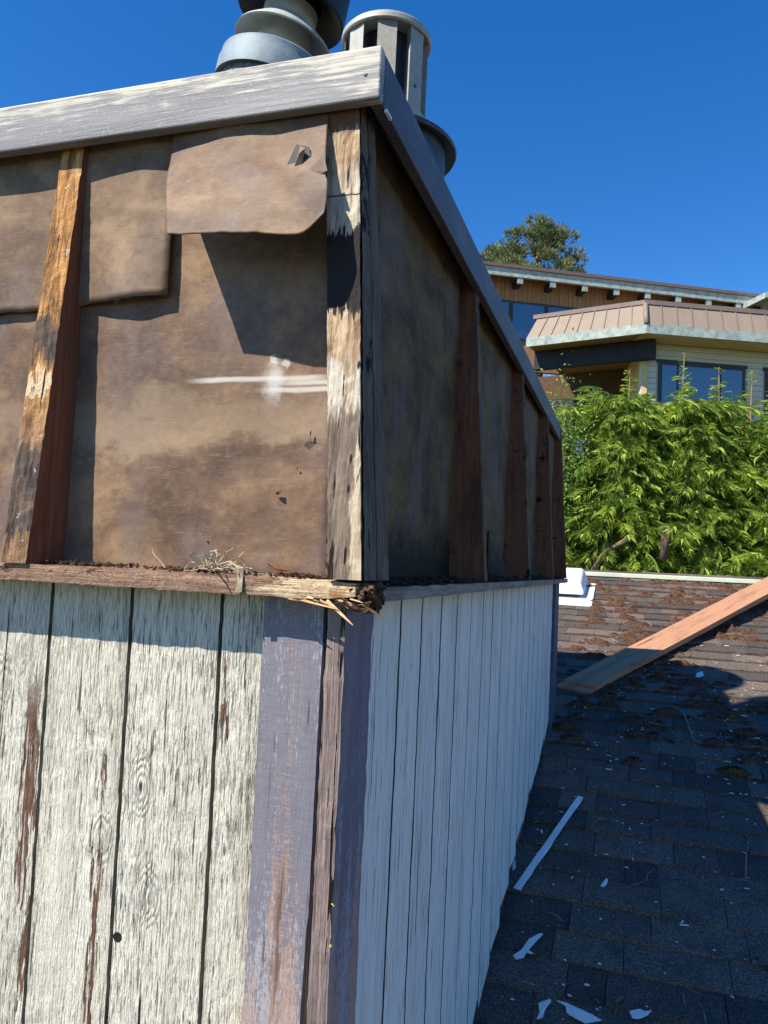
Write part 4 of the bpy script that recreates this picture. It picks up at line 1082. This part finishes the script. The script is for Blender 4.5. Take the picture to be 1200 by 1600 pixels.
for k in range(170):
    xx = rs.uniform(-0.33, 1.2); yy = rs.uniform(2.2, 5.6); p = on(xx, yy, 0.013); a = rs.uniform(0, 6.3); L = rs.uniform(0.012, 0.05)
    d = Vector((math.cos(a), math.sin(a), 0.262 * math.sin(a))) * L
    parts.append(tube_geo([p, p + d * 0.5 + Vector((0, 0, 0.003)), p + d], rs.uniform(0.0008, 0.0018), 4))
v, f = join_geo(parts)
tag(mesh_obj('needle_litter', v, f, 'twig'), 'fine dry needles and splinters scattered over the shingles', 'debris', kind='stuff')

# ------------------------------------------------------------------ foliage
def fast_mesh(name, V, F, tone, mat, parent=None, origin=(0, 0, 0)):
    """V (n,3) world, F (m,3) or (m,4)"""
    me = bpy.data.meshes.new(name)
    V = (V - np.asarray(origin)).astype(np.float32)
    me.vertices.add(len(V)); me.vertices.foreach_set('co', V.ravel())
    k = F.shape[1]
    me.loops.add(F.size); me.loops.foreach_set('vertex_index', F.ravel().astype(np.int32))
    me.polygons.add(len(F)); me.polygons.foreach_set('loop_start', (np.arange(len(F)) * k).astype(np.int32)); me.polygons.foreach_set('loop_total', np.full(len(F), k, dtype=np.int32))
    me.update(calc_edges=True)
    at = me.attributes.new('tone', 'FLOAT', 'FACE'); at.data.foreach_set('value', tone.astype(np.float32))
    me.materials.append(M[mat])
    o = bpy.data.objects.new(name, me); COL.objects.link(o)
    if parent is not None: o.parent = parent; o.location = Vector(origin) - WORLD_OF[parent]
    else: o.location = origin
    return o
def frond_template(seed, npair=13):
    """flat fern-like cedar spray along +X, length 1, leaflets both sides, drooping in -Z"""
    r = np.random.RandomState(seed); V = []; F = []
    def z(x): return -0.28 * x * x
    for i in range(npair):
        x = 0.08 + 0.86 * i / (npair - 1)
        ln = 0.42 * (math.sin(math.pi * (0.18 + 0.78 * (1 - x))) ** 0.8) + 0.05
        for sgn in (-1, 1):
            ang = math.radians(r.uniform(38, 58)); l = ln * r.uniform(0.75, 1.15); w = 0.048
            dx, dy = math.cos(ang) * l, sgn * math.sin(ang) * l
            b = len(V)
            V += [(x - w * .5, 0, z(x)), (x + dx * 0.55 - sgn * 0, dy * 0.55 - sgn * w * .6, z(x) - .02 + r.uniform(-.02, .02)), (x + dx, dy, z(x + dx) - 0.05 * l - .03), (x + dx * 0.45 + w * .5, dy * 0.45 + sgn * w * .2, z(x) + r.uniform(-.02, .02))]
            F += [(b, b + 1, b + 2), (b, b + 2, b + 3)]
    b = len(V); V += [(0.8, -.04, z(.8)), (1.08, 0, z(1.08)), (0.8, .04, z(.8))]; F += [(b, b + 1, b + 2)]
    return np.array(V), np.array(F)
FR = [frond_template(s) for s in range(5)]
def scatter(templates, P, D, U, Sz, tone, rng):
    """place templates at P, X axis along D, Z along U"""
    Vs, Fs, Ts = [], [], []; off = 0
    D = D / np.linalg.norm(D, axis=1)[:, None]
    Yv = np.cross(U, D); Yv /= (np.linalg.norm(Yv, axis=1)[:, None] + 1e-9); Zv = np.cross(D, Yv)
    idx = rng.randint(0, len(templates), len(P))
    for t, (TV, TF) in enumerate(templates):
        m = np.where(idx == t)[0]
        if not len(m): continue
        W = (TV[None, :, 0, None] * D[m][:, None, :] + TV[None, :, 1, None] * Yv[m][:, None, :] + TV[None, :, 2, None] * Zv[m][:, None, :]) * Sz[m][:, None, None] + P[m][:, None, :]
        n = len(TV)
        F = TF[None] + (np.arange(len(m)) * n)[:, None, None] + off
        Vs.append(W.reshape(-1, 3)); Fs.append(F.reshape(-1, 3)); Ts.append(np.repeat(tone[m], len(TF)) + rng.uniform(-.08, .08, len(m) * len(TF)))
        off += len(m) * n
    return np.concatenate(Vs), np.concatenate(Fs), np.clip(np.concatenate(Ts), 0, 1)
def cedar(x, y, top, rad, label, nfr, leaders, seed, parent_branch=()):
    rng = np.random.RandomState(seed)
    base = gz(y)
    t = empty('cedar_tree', (x, y, base), label, 'tree', 'cedars in the row behind the roof ridge')
    tube('trunk', [(x, y, base - 0.1), (x + .03, y, base + 2), (x, y + .02, (base + top) / 2 + 1), (x, y, top - 0.1)], [0.12, 0.10, 0.07, 0.02], 'bark', t, 10)
    P, D, Sz, tone = [], [], [], []
    nb = nfr // 22
    for b in range(nb):
        # a bough leaving the trunk and drooping at its end
        zb = top - 0.05 - (top + 2.2) * rng.uniform(0, 1) ** 1.25
        frac = min(1.0, (top - zb) / 2.0)
        R = rad * (0.22 + 0.78 * frac ** 0.7) * rng.uniform(0.50, 1.22)
        a = rng.uniform(0, 2 * math.pi)
        if rng.rand() < 0.55: a = -math.pi / 2 + rng.normal(0, 0.9)
        dirh = np.array([math.cos(a), math.sin(a), 0])
        cl = rng.uniform(-0.38, 0.38); th_ = rng.uniform(.10, .26)
        for k in range(22):
            s = rng.uniform(0.35, 1.0)
            p = np.array([x, y, zb]) + dirh * R * s + np.array([0, 0, 0.30 * s * R - 0.50 * s * s * R])
            side = np.array([-dirh[1], dirh[0], 0]) * rng.normal(0, th_) * (0.4 + s)
            P.append(p + side + np.array([0, 0, rng.normal(0, 0.05)]))
            D.append(dirh * rng.uniform(0.5, 1.0) + side * 1.8 + np.array([0, 0, rng.uniform(-0.9, 0.05)]))
            Sz.append(rng.uniform(0.09, 0.33) * (1.15 if s > .7 else .85)); tone.append(0.42 + cl + 0.35 * (s - 0.6) + rng.normal(0, .12))
    # top leaders
    lead = []
    for (lx, lh) in leaders:
        px_, py_ = x + lx, y + rng.uniform(-.25, .1)
        z0 = top - 0.5
        bend = rng.uniform(-.04, .04)
        lead.append(tube_geo([(px_, py_, z0 - .5), (px_ + bend, py_, z0 + lh * .5), (px_ + bend * 1.5, py_, z0 + lh)], [0.013, 0.010, 0.006], 5))
        for q in range(int(14 + lh * 34)):
            s = rng.uniform(0, 1) ** 0.8
            a = rng.uniform(0, 2 * math.pi)
            P.append(np.array([px_ + bend * s * 1.5, py_, z0 + lh * s])); D.append(np.array([math.cos(a), math.sin(a), rng.uniform(-.1, .55)])); Sz.append(0.06 + 0.22 * (1 - s) * rng.uniform(.5, 1)); tone.append(rng.uniform(.4, .8))
    P, D, Sz, tone = map(np.array, (P, D, Sz, tone))
    U = np.tile([0, 0, 1.0], (len(P), 1)) + rng.normal(0, .45, (len(P), 3)) + np.array([0, -0.5, 0])
    V, F, T = scatter(FR, P, D, U, Sz, tone, rng)
    fast_mesh('crown', V, F, T, 'cedar_leaf', t, (x, y, base))
    if lead:
        v, f = join_geo(lead); mesh_obj('leader_stems', v, f, 'stem', t)
    return t
T1 = cedar(-0.15, 10.9, 2.42, 0.95, 'bright green cedar straight behind the far corner of the chase', 5200, [(-.45, .55), (-.2, .3), (.05, .85), (.28, .35)], 1)
cedar(0.75, 11.1, 2.40, 1.0, 'bright green cedar in the middle of the row with the tallest bare leader shoots', 5200, [(-.18, 1.15), (.33, .95), (.05, .5), (-.38, .4)], 2)
cedar(1.75, 11.2, 2.12, 1.0, 'green cedar at the right of the row below the wide window', 5200, [(-.30, 1.2), (-.12, .9), (.12, .5), (-.5, .5)], 3)
cedar(2.75, 11.5, 2.1, 1.0, 'green cedar cut by the right edge of the picture', 3200, [(0, .3)], 4)
cedar(-1.2, 11.2, 2.3, 0.95, 'green cedar mostly hidden behind the chase fascia', 3200, [(.2, .3)], 5)
cedar(-2.5, 11.4, 2.5, 1.0, 'green cedar wholly screened by the chimney chase', 1500, [], 6)
tube('branch', [(0.02, 10.15, 0.50), (-0.30, 9.95, 0.28), (-0.55, 9.9, -0.10)], [0.045, 0.04, 0.018], 'bark', T1, 8)
tube('cut_stem', [(0.36, 9.95, 0.22), (0.40, 9.95, 0.62)], [0.05, 0.045], 'bark', T1, 8)
# small broadleaf bush to the left of the cedars
rng = np.random.RandomState(77)
bt = empty('leafy_bush', (-0.90, 10.2, gz(10.2)), 'pale green broad leaved bush just right of the chase fascia', 'bush')
tube('stem', [(-.9, 10.2, gz(10.2)), (-.88, 10.2, 0), (-.85, 10.2, 2.2)], [0.04, 0.03, 0.01], 'bark', bt, 6)
TV = np.array([(0, 0, 0), (.5, -.28, .05), (1, 0, -.1), (.5, .28, .05)]); TF = np.array([(0, 1, 2), (0, 2, 3)])
n = 2600
P = np.array([-.88, 10.15, 1.3]) + rng.normal(0, 1, (n, 3)) * np.array([.17, .17, .48])
D = rng.normal(0, 1, (n, 3)) + np.array([0, -.3, .2]); U = rng.normal(0, .5, (n, 3)) + np.array([0, -.3, 1])
V, F, T = scatter([(TV, TF)], P, D, U, rng.uniform(.03, .07, n), rng.uniform(0, 1, n), rng)
fast_mesh('crown', V, F, T, 'bush_leaf', bt, (-.9, 10.2, 0))

# pine behind the house
def pine(x, y, top, rad, hgt, label, seed, n=16000):
    rng = np.random.RandomState(seed)
    t = empty('pine_tree', (x, y, gz(y)), label, 'tree')
    tube('trunk', [(x, y, gz(y) - .1), (x + .1, y, top * .6), (x, y, top - .6)], [.35, .25, .08], 'bark', t, 10)
    # clumps of upswept needles
    nc = 105
    V = []
    P, D, Sz, tone = [], [], [], []
    for c in range(nc):
        h = rng.uniform(0, 1) ** 0.8
        a = rng.uniform(0, 2 * math.pi); r = rad * math.sqrt(max(0.12, 1 - (1 - h) ** 4.0)) * rng.uniform(.45, 1.02)
        cc = np.array([x + math.cos(a) * r, y + math.sin(a) * r, top - 0.35 - h * hgt + 0.25 * rng.normal()])
        cr = rng.uniform(.28, .50)
        ct = rng.uniform(-.15, .15)
        m = n // nc
        q = rng.normal(0, 1, (m, 3)); q /= np.linalg.norm(q, axis=1)[:, None]
        q[:, 2] = q[:, 2] * .8
        P.append(cc + q * cr * rng.uniform(.5, 1, (m, 1)) * np.array([1, 1, .8])); D.append(q + np.array([0, 0, .8])); Sz.append(rng.uniform(.10, .20, m)); tone.append(.40 + ct + .45 * q[:, 2] + rng.normal(0, .1, m))
    P = np.concatenate(P); D = np.concatenate(D); Sz = np.concatenate(Sz); tone = np.concatenate(tone)
    TV = np.array([(0, -.12, 0), (1, -.02, 0), (1, .02, .0), (0, .12, 0), (0, 0, -.12), (.9, .25, .1), (.9, -.25, .15)]); TF = np.array([(0, 1, 2), (0, 2, 3), (4, 5, 3), (4, 6, 0)])
    V, F, T = scatter([(TV, TF)], P, D, rng.normal(0, 1, (len(P), 3)), Sz, tone, rng)
    fast_mesh('crown', V, F, T, 'pine_leaf', t, (x, y, gz(y)))
pine(-3.9, 31, 14.0, 2.1, 3.4, 'dense dark pine rising behind the upper roof of the neighbouring house', 5)
pine(-5.6, 32, 13.9, 1.2, 3.0, 'narrow dark pine left of the bigger one, beside the sloping fascia', 6, 7000)

# ------------------------------------------------------------------ the neighbouring house
hz0 = gz(18) - 0.3
H = empty('neighbour_house', (0.2, 19.5, gz(19.5)), 'neighbouring house with tan metal skirt roof, cream siding and wide windows', 'house')
def obb(name, P, d, L, dep, z0, z1, mat, parent=H, bevel=0, up_in=0.0):
    """box: starts at P (xy), runs L along d, depth dep to the left-hand inside of d (away from viewer), z0..z1"""
    d = Vector((d[0], d[1])).normalized(); nrm = Vector((-d.y, d.x))
    if nrm.y < 0: nrm = -nrm
    P = Vector(P[:2])
    c = [P, P + d * L, P + d * L + nrm * dep, P + nrm * dep]
    if (d.x * nrm.y - d.y * nrm.x) < 0: c = [c[1], c[0], c[3], c[2]]
    top = [q + nrm * (up_in if i < 2 else 0) for i, q in enumerate(c)]
    return hexa(name, [(q.x, q.y, z0) for q in c], [(q.x, q.y, z1) for q in top], mat, parent, bevel=bevel)
DL = Vector((-0.968, 0.25)); DR = Vector((0.914, 0.405))
NL = Vector((0.25, 0.968)); NR = Vector((-0.405, 0.914))
C = Vector((0.19, 18.0))
ZE = 5.63; ZT = 6.22
def hipcorner(off):   # corner point of both faces moved inwards by off
    # intersection of C+NL*off + a*DL and C+NR*off + b*DR
    p = C + NL * off; q = C + NR * off
    det = DL.x * (-DR.y) + DR.x * DL.y
    r = q - p
    a = (r.x * (-DR.y) + DR.x * r.y) / det
    return p + DL * a
Ci = hipcorner(0.35); Cw = hipcorner(0.75)
LEN_L, LEN_R = 2.85, 6.5
# tan skirt panels, one by one, with ribs
def skirt(d, nrm, length, n, endcut):
    for i in range(n):
        a0, a1 = length * i / n, length * (i + 1) / n
        def pt(a, top_):
            if top_:
                L2 = length - endcut
                return Ci + d * (a / length * L2)
            return C + d * a
        z0, z1 = ZE + 0.02, ZT
        b0, b1, t0, t1 = pt(a0, 0), pt(a1, 0), pt(a0, 1), pt(a1, 1)
        e = 0.012
        b0 = b0 + d * e; t0 = t0 + d * e
        q0 = [(b0.x, b0.y, z0), (b1.x, b1.y, z0), (b1.x + nrm.x * .05, b1.y + nrm.y * .05, z0), (b0.x + nrm.x * .05, b0.y + nrm.y * .05, z0)]
        q1 = [(t0.x, t0.y, z1), (t1.x, t1.y, z1), (t1.x + nrm.x * .05, t1.y + nrm.y * .05, z1), (t0.x + nrm.x * .05, t0.y + nrm.y * .05, z1)]
        hexa('roof_panel', q0, q1, 'tan_metal', H)
        if i:
            o = -nrm * 0.025; w = d * 0.009
            q0 = [(p.x, p.y, z0) for p in (b0 + o - w, b0 + o + w, b0 + w, b0 - w)]; q1 = [(p.x, p.y, z1) for p in (t0 + o - w, t0 + o + w, t0 + w, t0 - w)]
            hexa('roof_rib', q0, q1, 'tan_dark', H)
skirt(DL, NL, LEN_L, 9, 0.25)
skirt(DR, NR, LEN_R, 18, 0.0)
# hip cap strip at the corner
tube('hip_cap', [(C.x, C.y - 0.03, ZE + 0.02), (Ci.x, Ci.y - 0.03, ZT)], 0.055, 'tan_metal', H, 6)
# top cap of the skirt
obb('skirt_cap', Ci - NL * 0.03, DL, LEN_L - 0.15, 0.3, ZT, ZT + 0.10, 'tan_dark')
obb('skirt_cap', Ci - NR * 0.03, DR, LEN_R, 0.3, ZT + 0.003, ZT + 0.105, 'tan_dark')
# flat roof behind the skirt
Lend = Ci + DL * (LEN_L - 0.3); Rend = Ci + DR * LEN_R
mesh_obj('flat_roof', [(Lend.x, Lend.y, ZT - .05), (Ci.x, Ci.y, ZT - .05), (Rend.x, Rend.y, ZT - .05), (Rend.x, 24.5, ZT - .05), (Lend.x, 24.5, ZT - .05)], [(0, 1, 2, 3, 4)], 'tan_dark', H)
# eave boards
obb('eave_board', C - NL * 0.03 - DL * 0.01, DL, LEN_L, 0.06, ZE - 0.20, ZE + 0.015, 'green_trim')
obb('eave_board', C - NR * 0.03 - DR * 0.01, DR, LEN_R, 0.06, ZE - 0.197, ZE + 0.012, 'green_trim')
# soffits
obb('soffit', C + NL * 0.035, DL, LEN_L, 3.2, ZE - 0.16, ZE - 0.12, 'cedar_wall')
obb('soffit', C + NR * 0.035, DR, LEN_R, 1.0, ZE - 0.165, ZE - 0.125, 'cream_sunlit')
# right wing wall with lap siding boards
Wc = Cw + DR * 0.0
zb = 2.2; nb = 24
bh = (ZE - 0.17 - zb) / nb
wins = [(0.40, 2.55, 3.35, 5.02), (3.05, 5.2, 3.35, 5.02)]
for i in range(nb):
    z0, z1 = zb + i * bh, zb + (i + 1) * bh - 0.006
    segs = [(0.0, LEN_R - .6)]
    if z1 > wins[0][2] - 0.05 and z0 < wins[0][3] + 0.05:
        segs = [(0.0, wins[0][0] - .05), (wins[0][1] + .05, wins[1][0] - .05), (wins[1][1] + .05, LEN_R - .6)]
    for a, b in segs:
        q = Wc + DR * a
        obb('siding_board', q, DR, b - a, 0.03, z0, z1, 'cream', up_in=0.018)
obb('wall', Wc + NR * 0.032, DR, LEN_R - .6, 0.12, hz0, ZE - 0.17, 'cream')
obb('wall_side', Wc - DR * 0.0 + DL * 0.001 , Vector((-0.15, 0.99)), 2.6, 0.12, hz0, ZE - 0.17, 'cream_sunlit')
for (a, b, z0, z1) in wins:
    F_ = obb('window', Wc + DR * a - NR * 0.012, DR, b - a, 0.02, z0, z1, 'frame_dark')
    WORLD_OF[F_] = WORLD_OF[F_]
    cuts = [a + .06, a + .06 + (b - a - .12) * 0.20, a + .06 + (b - a - .12) * 0.72, b - .06]
    for j in range(3):
        obb('pane', Wc + DR * (cuts[j] + .025) - NR * 0.020, DR, cuts[j + 1] - cuts[j] - .05, 0.006, z0 + .06, z1 - .06, 'glass', F_)
    obb('frame', Wc + DR * (a - .05) - NR * 0.022, DR, b - a + .1, 0.04, z1 + 0.002, z1 + .07, 'frame_dark', F_)
# left recess: porch with beam, wall coloured dark for the recess shade, and glazing
Pl = C + NL * 0.25 + DL * 0.15
obb('porch_beam', C + NL * 0.55 + DL * (-0.05), DL, 2.9, 0.2, ZE - 0.62, ZE - 0.17, 'dark_beam')
obb('wall', C + NL * 3.0 + DL * 0.3, DL, 4.5, 0.15, hz0, ZE - 0.17, 'shaded_recess')
obb('header_beam', C + NL * 2.75 + DL * 0.3, DL, 4.5, 0.2, ZE - 1.15, ZE - 0.90, 'dark_beam')
for k in range(3):
    F_ = obb('window', C + NL * 2.93 + DL * (0.55 + k * 1.15), DL, 1.0, 0.05, 2.6, ZE - 1.16, 'frame_dark')
    obb('pane', C + NL * 2.915 + DL * (0.62 + k * 1.15), DL, 0.86, 0.01, 2.66, ZE - 1.23, 'glass', F_)
    obb('curtain', C + NL * 2.905 + DL * (0.62 + k * 1.15), DL, 0.3, 0.006, 2.66, 3.9, 'curtain', F_)
obb('railing', C + NL * 0.6 + DL * 0.6, DL, 2.3, 0.06, 3.2, 3.3, 'dark_beam')
# upper storey
DU = Vector((7.75, 4.1)).normalized(); NU = Vector((-DU.y, DU.x))
U0 = Vector((-4.6, 21.8)); ZU = 8.87
LU = 10.2
obb('upper_fascia', U0, DU, LU, 0.08, ZU - 0.24, ZU, 'green_trim')
rf = obb('upper_roof', U0 + DU * -0.1 - NU * 0.05, DU, LU + .3, 6.0, ZU + 0.003, ZU + 0.10, 'brown_roof')
# pitch the roof gently upwards to the back
for vtx in rf.data.vertices:
    w = vtx.co
    dd_ = (Vector((w.x + WORLD_OF[rf].x, w.y + WORLD_OF[rf].y)) - U0).dot(NU)
    if dd_ > 2: w.z += 0.55
obb('upper_soffit', U0 + NU * 0.09, DU, LU, 0.5, ZU - 0.10, ZU - 0.05, 'cedar_wall')
obb('upper_wall', U0 + NU * 0.55, DU, LU, 0.15, 6.0, ZU - 0.11, 'cedar_wall')
# cedar cladding boards
for k in range(70):
    obb('cladding_board', U0 + NU * 0.525 + DU * (k * 0.145), DU, 0.135, 0.02, ZU - 0.78, ZU - 0.12, 'cedar_wall')
for k in range(9):
    F_ = obb('window', U0 + NU * 0.50 + DU * (0.25 + k * 1.12), DU, 1.08, 0.06, 6.9, ZU - 0.80, 'frame_dark')
    obb('pane', U0 + NU * 0.488 + DU * (0.30 + k * 1.12), DU, 0.98, 0.01, 6.96, ZU - 0.86, 'glass', F_)
for k in range(10):
    bm_ = obb('rafter_end', U0 + NU * 0.10 + DU * (0.35 + k * 1.02), DU, 0.17, 0.42, ZU - 0.42, ZU - 0.245, 'dark_beam')
    obb('beam_tip', U0 + NU * 0.02 + DU * (0.35 + k * 1.02), DU, 0.17, 0.078, ZU - 0.42, ZU - 0.245, 'green_trim', bm_)
    if k % 2 == 0: pass
# skylights on the upper roof
for k in range(4):
    s_ = obb('skylight', U0 + NU * 2.2 + DU * (5.2 + k * 1.15), DU, 0.85, 0.9, ZU + 0.20, ZU + 0.40, 'frame_dark', bevel=0.02)
    obb('skylight_dome', U0 + NU * 2.15 + DU * (5.15 + k * 1.15), DU, 0.95, 1.0, ZU + 0.402, ZU + 0.47, 'tan_dark', s_, bevel=0.02)
tube('roof_pipe', [(U0.x + DU.x * 4.2 + NU.x * 2.4, U0.y + DU.y * 4.2 + NU.y * 2.4, ZU + .1), (U0.x + DU.x * 4.2 + NU.x * 2.4, U0.y + DU.y * 4.2 + NU.y * 2.4, ZU + .42)], 0.05, 'frame_dark', H, 8)
# gabled wing at the right edge
G0 = U0 + DU * 8.75 + NU * -1.0
gv = []
for (a, z) in ((0, ZU - 0.40), (2.6, ZU + 0.65), (5.2, ZU - 0.40)):
    for dn in (0, 5.0):
        for dz in (0, 0.17):
            p = G0 + DU * a + NU * dn; gv.append((p.x, p.y, z + dz))
mesh_obj('gable_roof', gv, [(0, 1, 5, 4), (4, 5, 9, 8), (1, 3, 7, 5), (5, 7, 11, 9), (2, 6, 7, 3), (6, 10, 11, 7), (0, 4, 6, 2), (4, 8, 10, 6), (0, 2, 3, 1), (8, 9, 11, 10)], 'green_trim', H)
obb('gable_wall', G0 + NU * 0.5 + DU * 0.3, DU, 3.8, 0.1, 5.8, ZU - 0.40, 'cedar_wall')
# owl-like pale figure and satellite dome on the flat roof
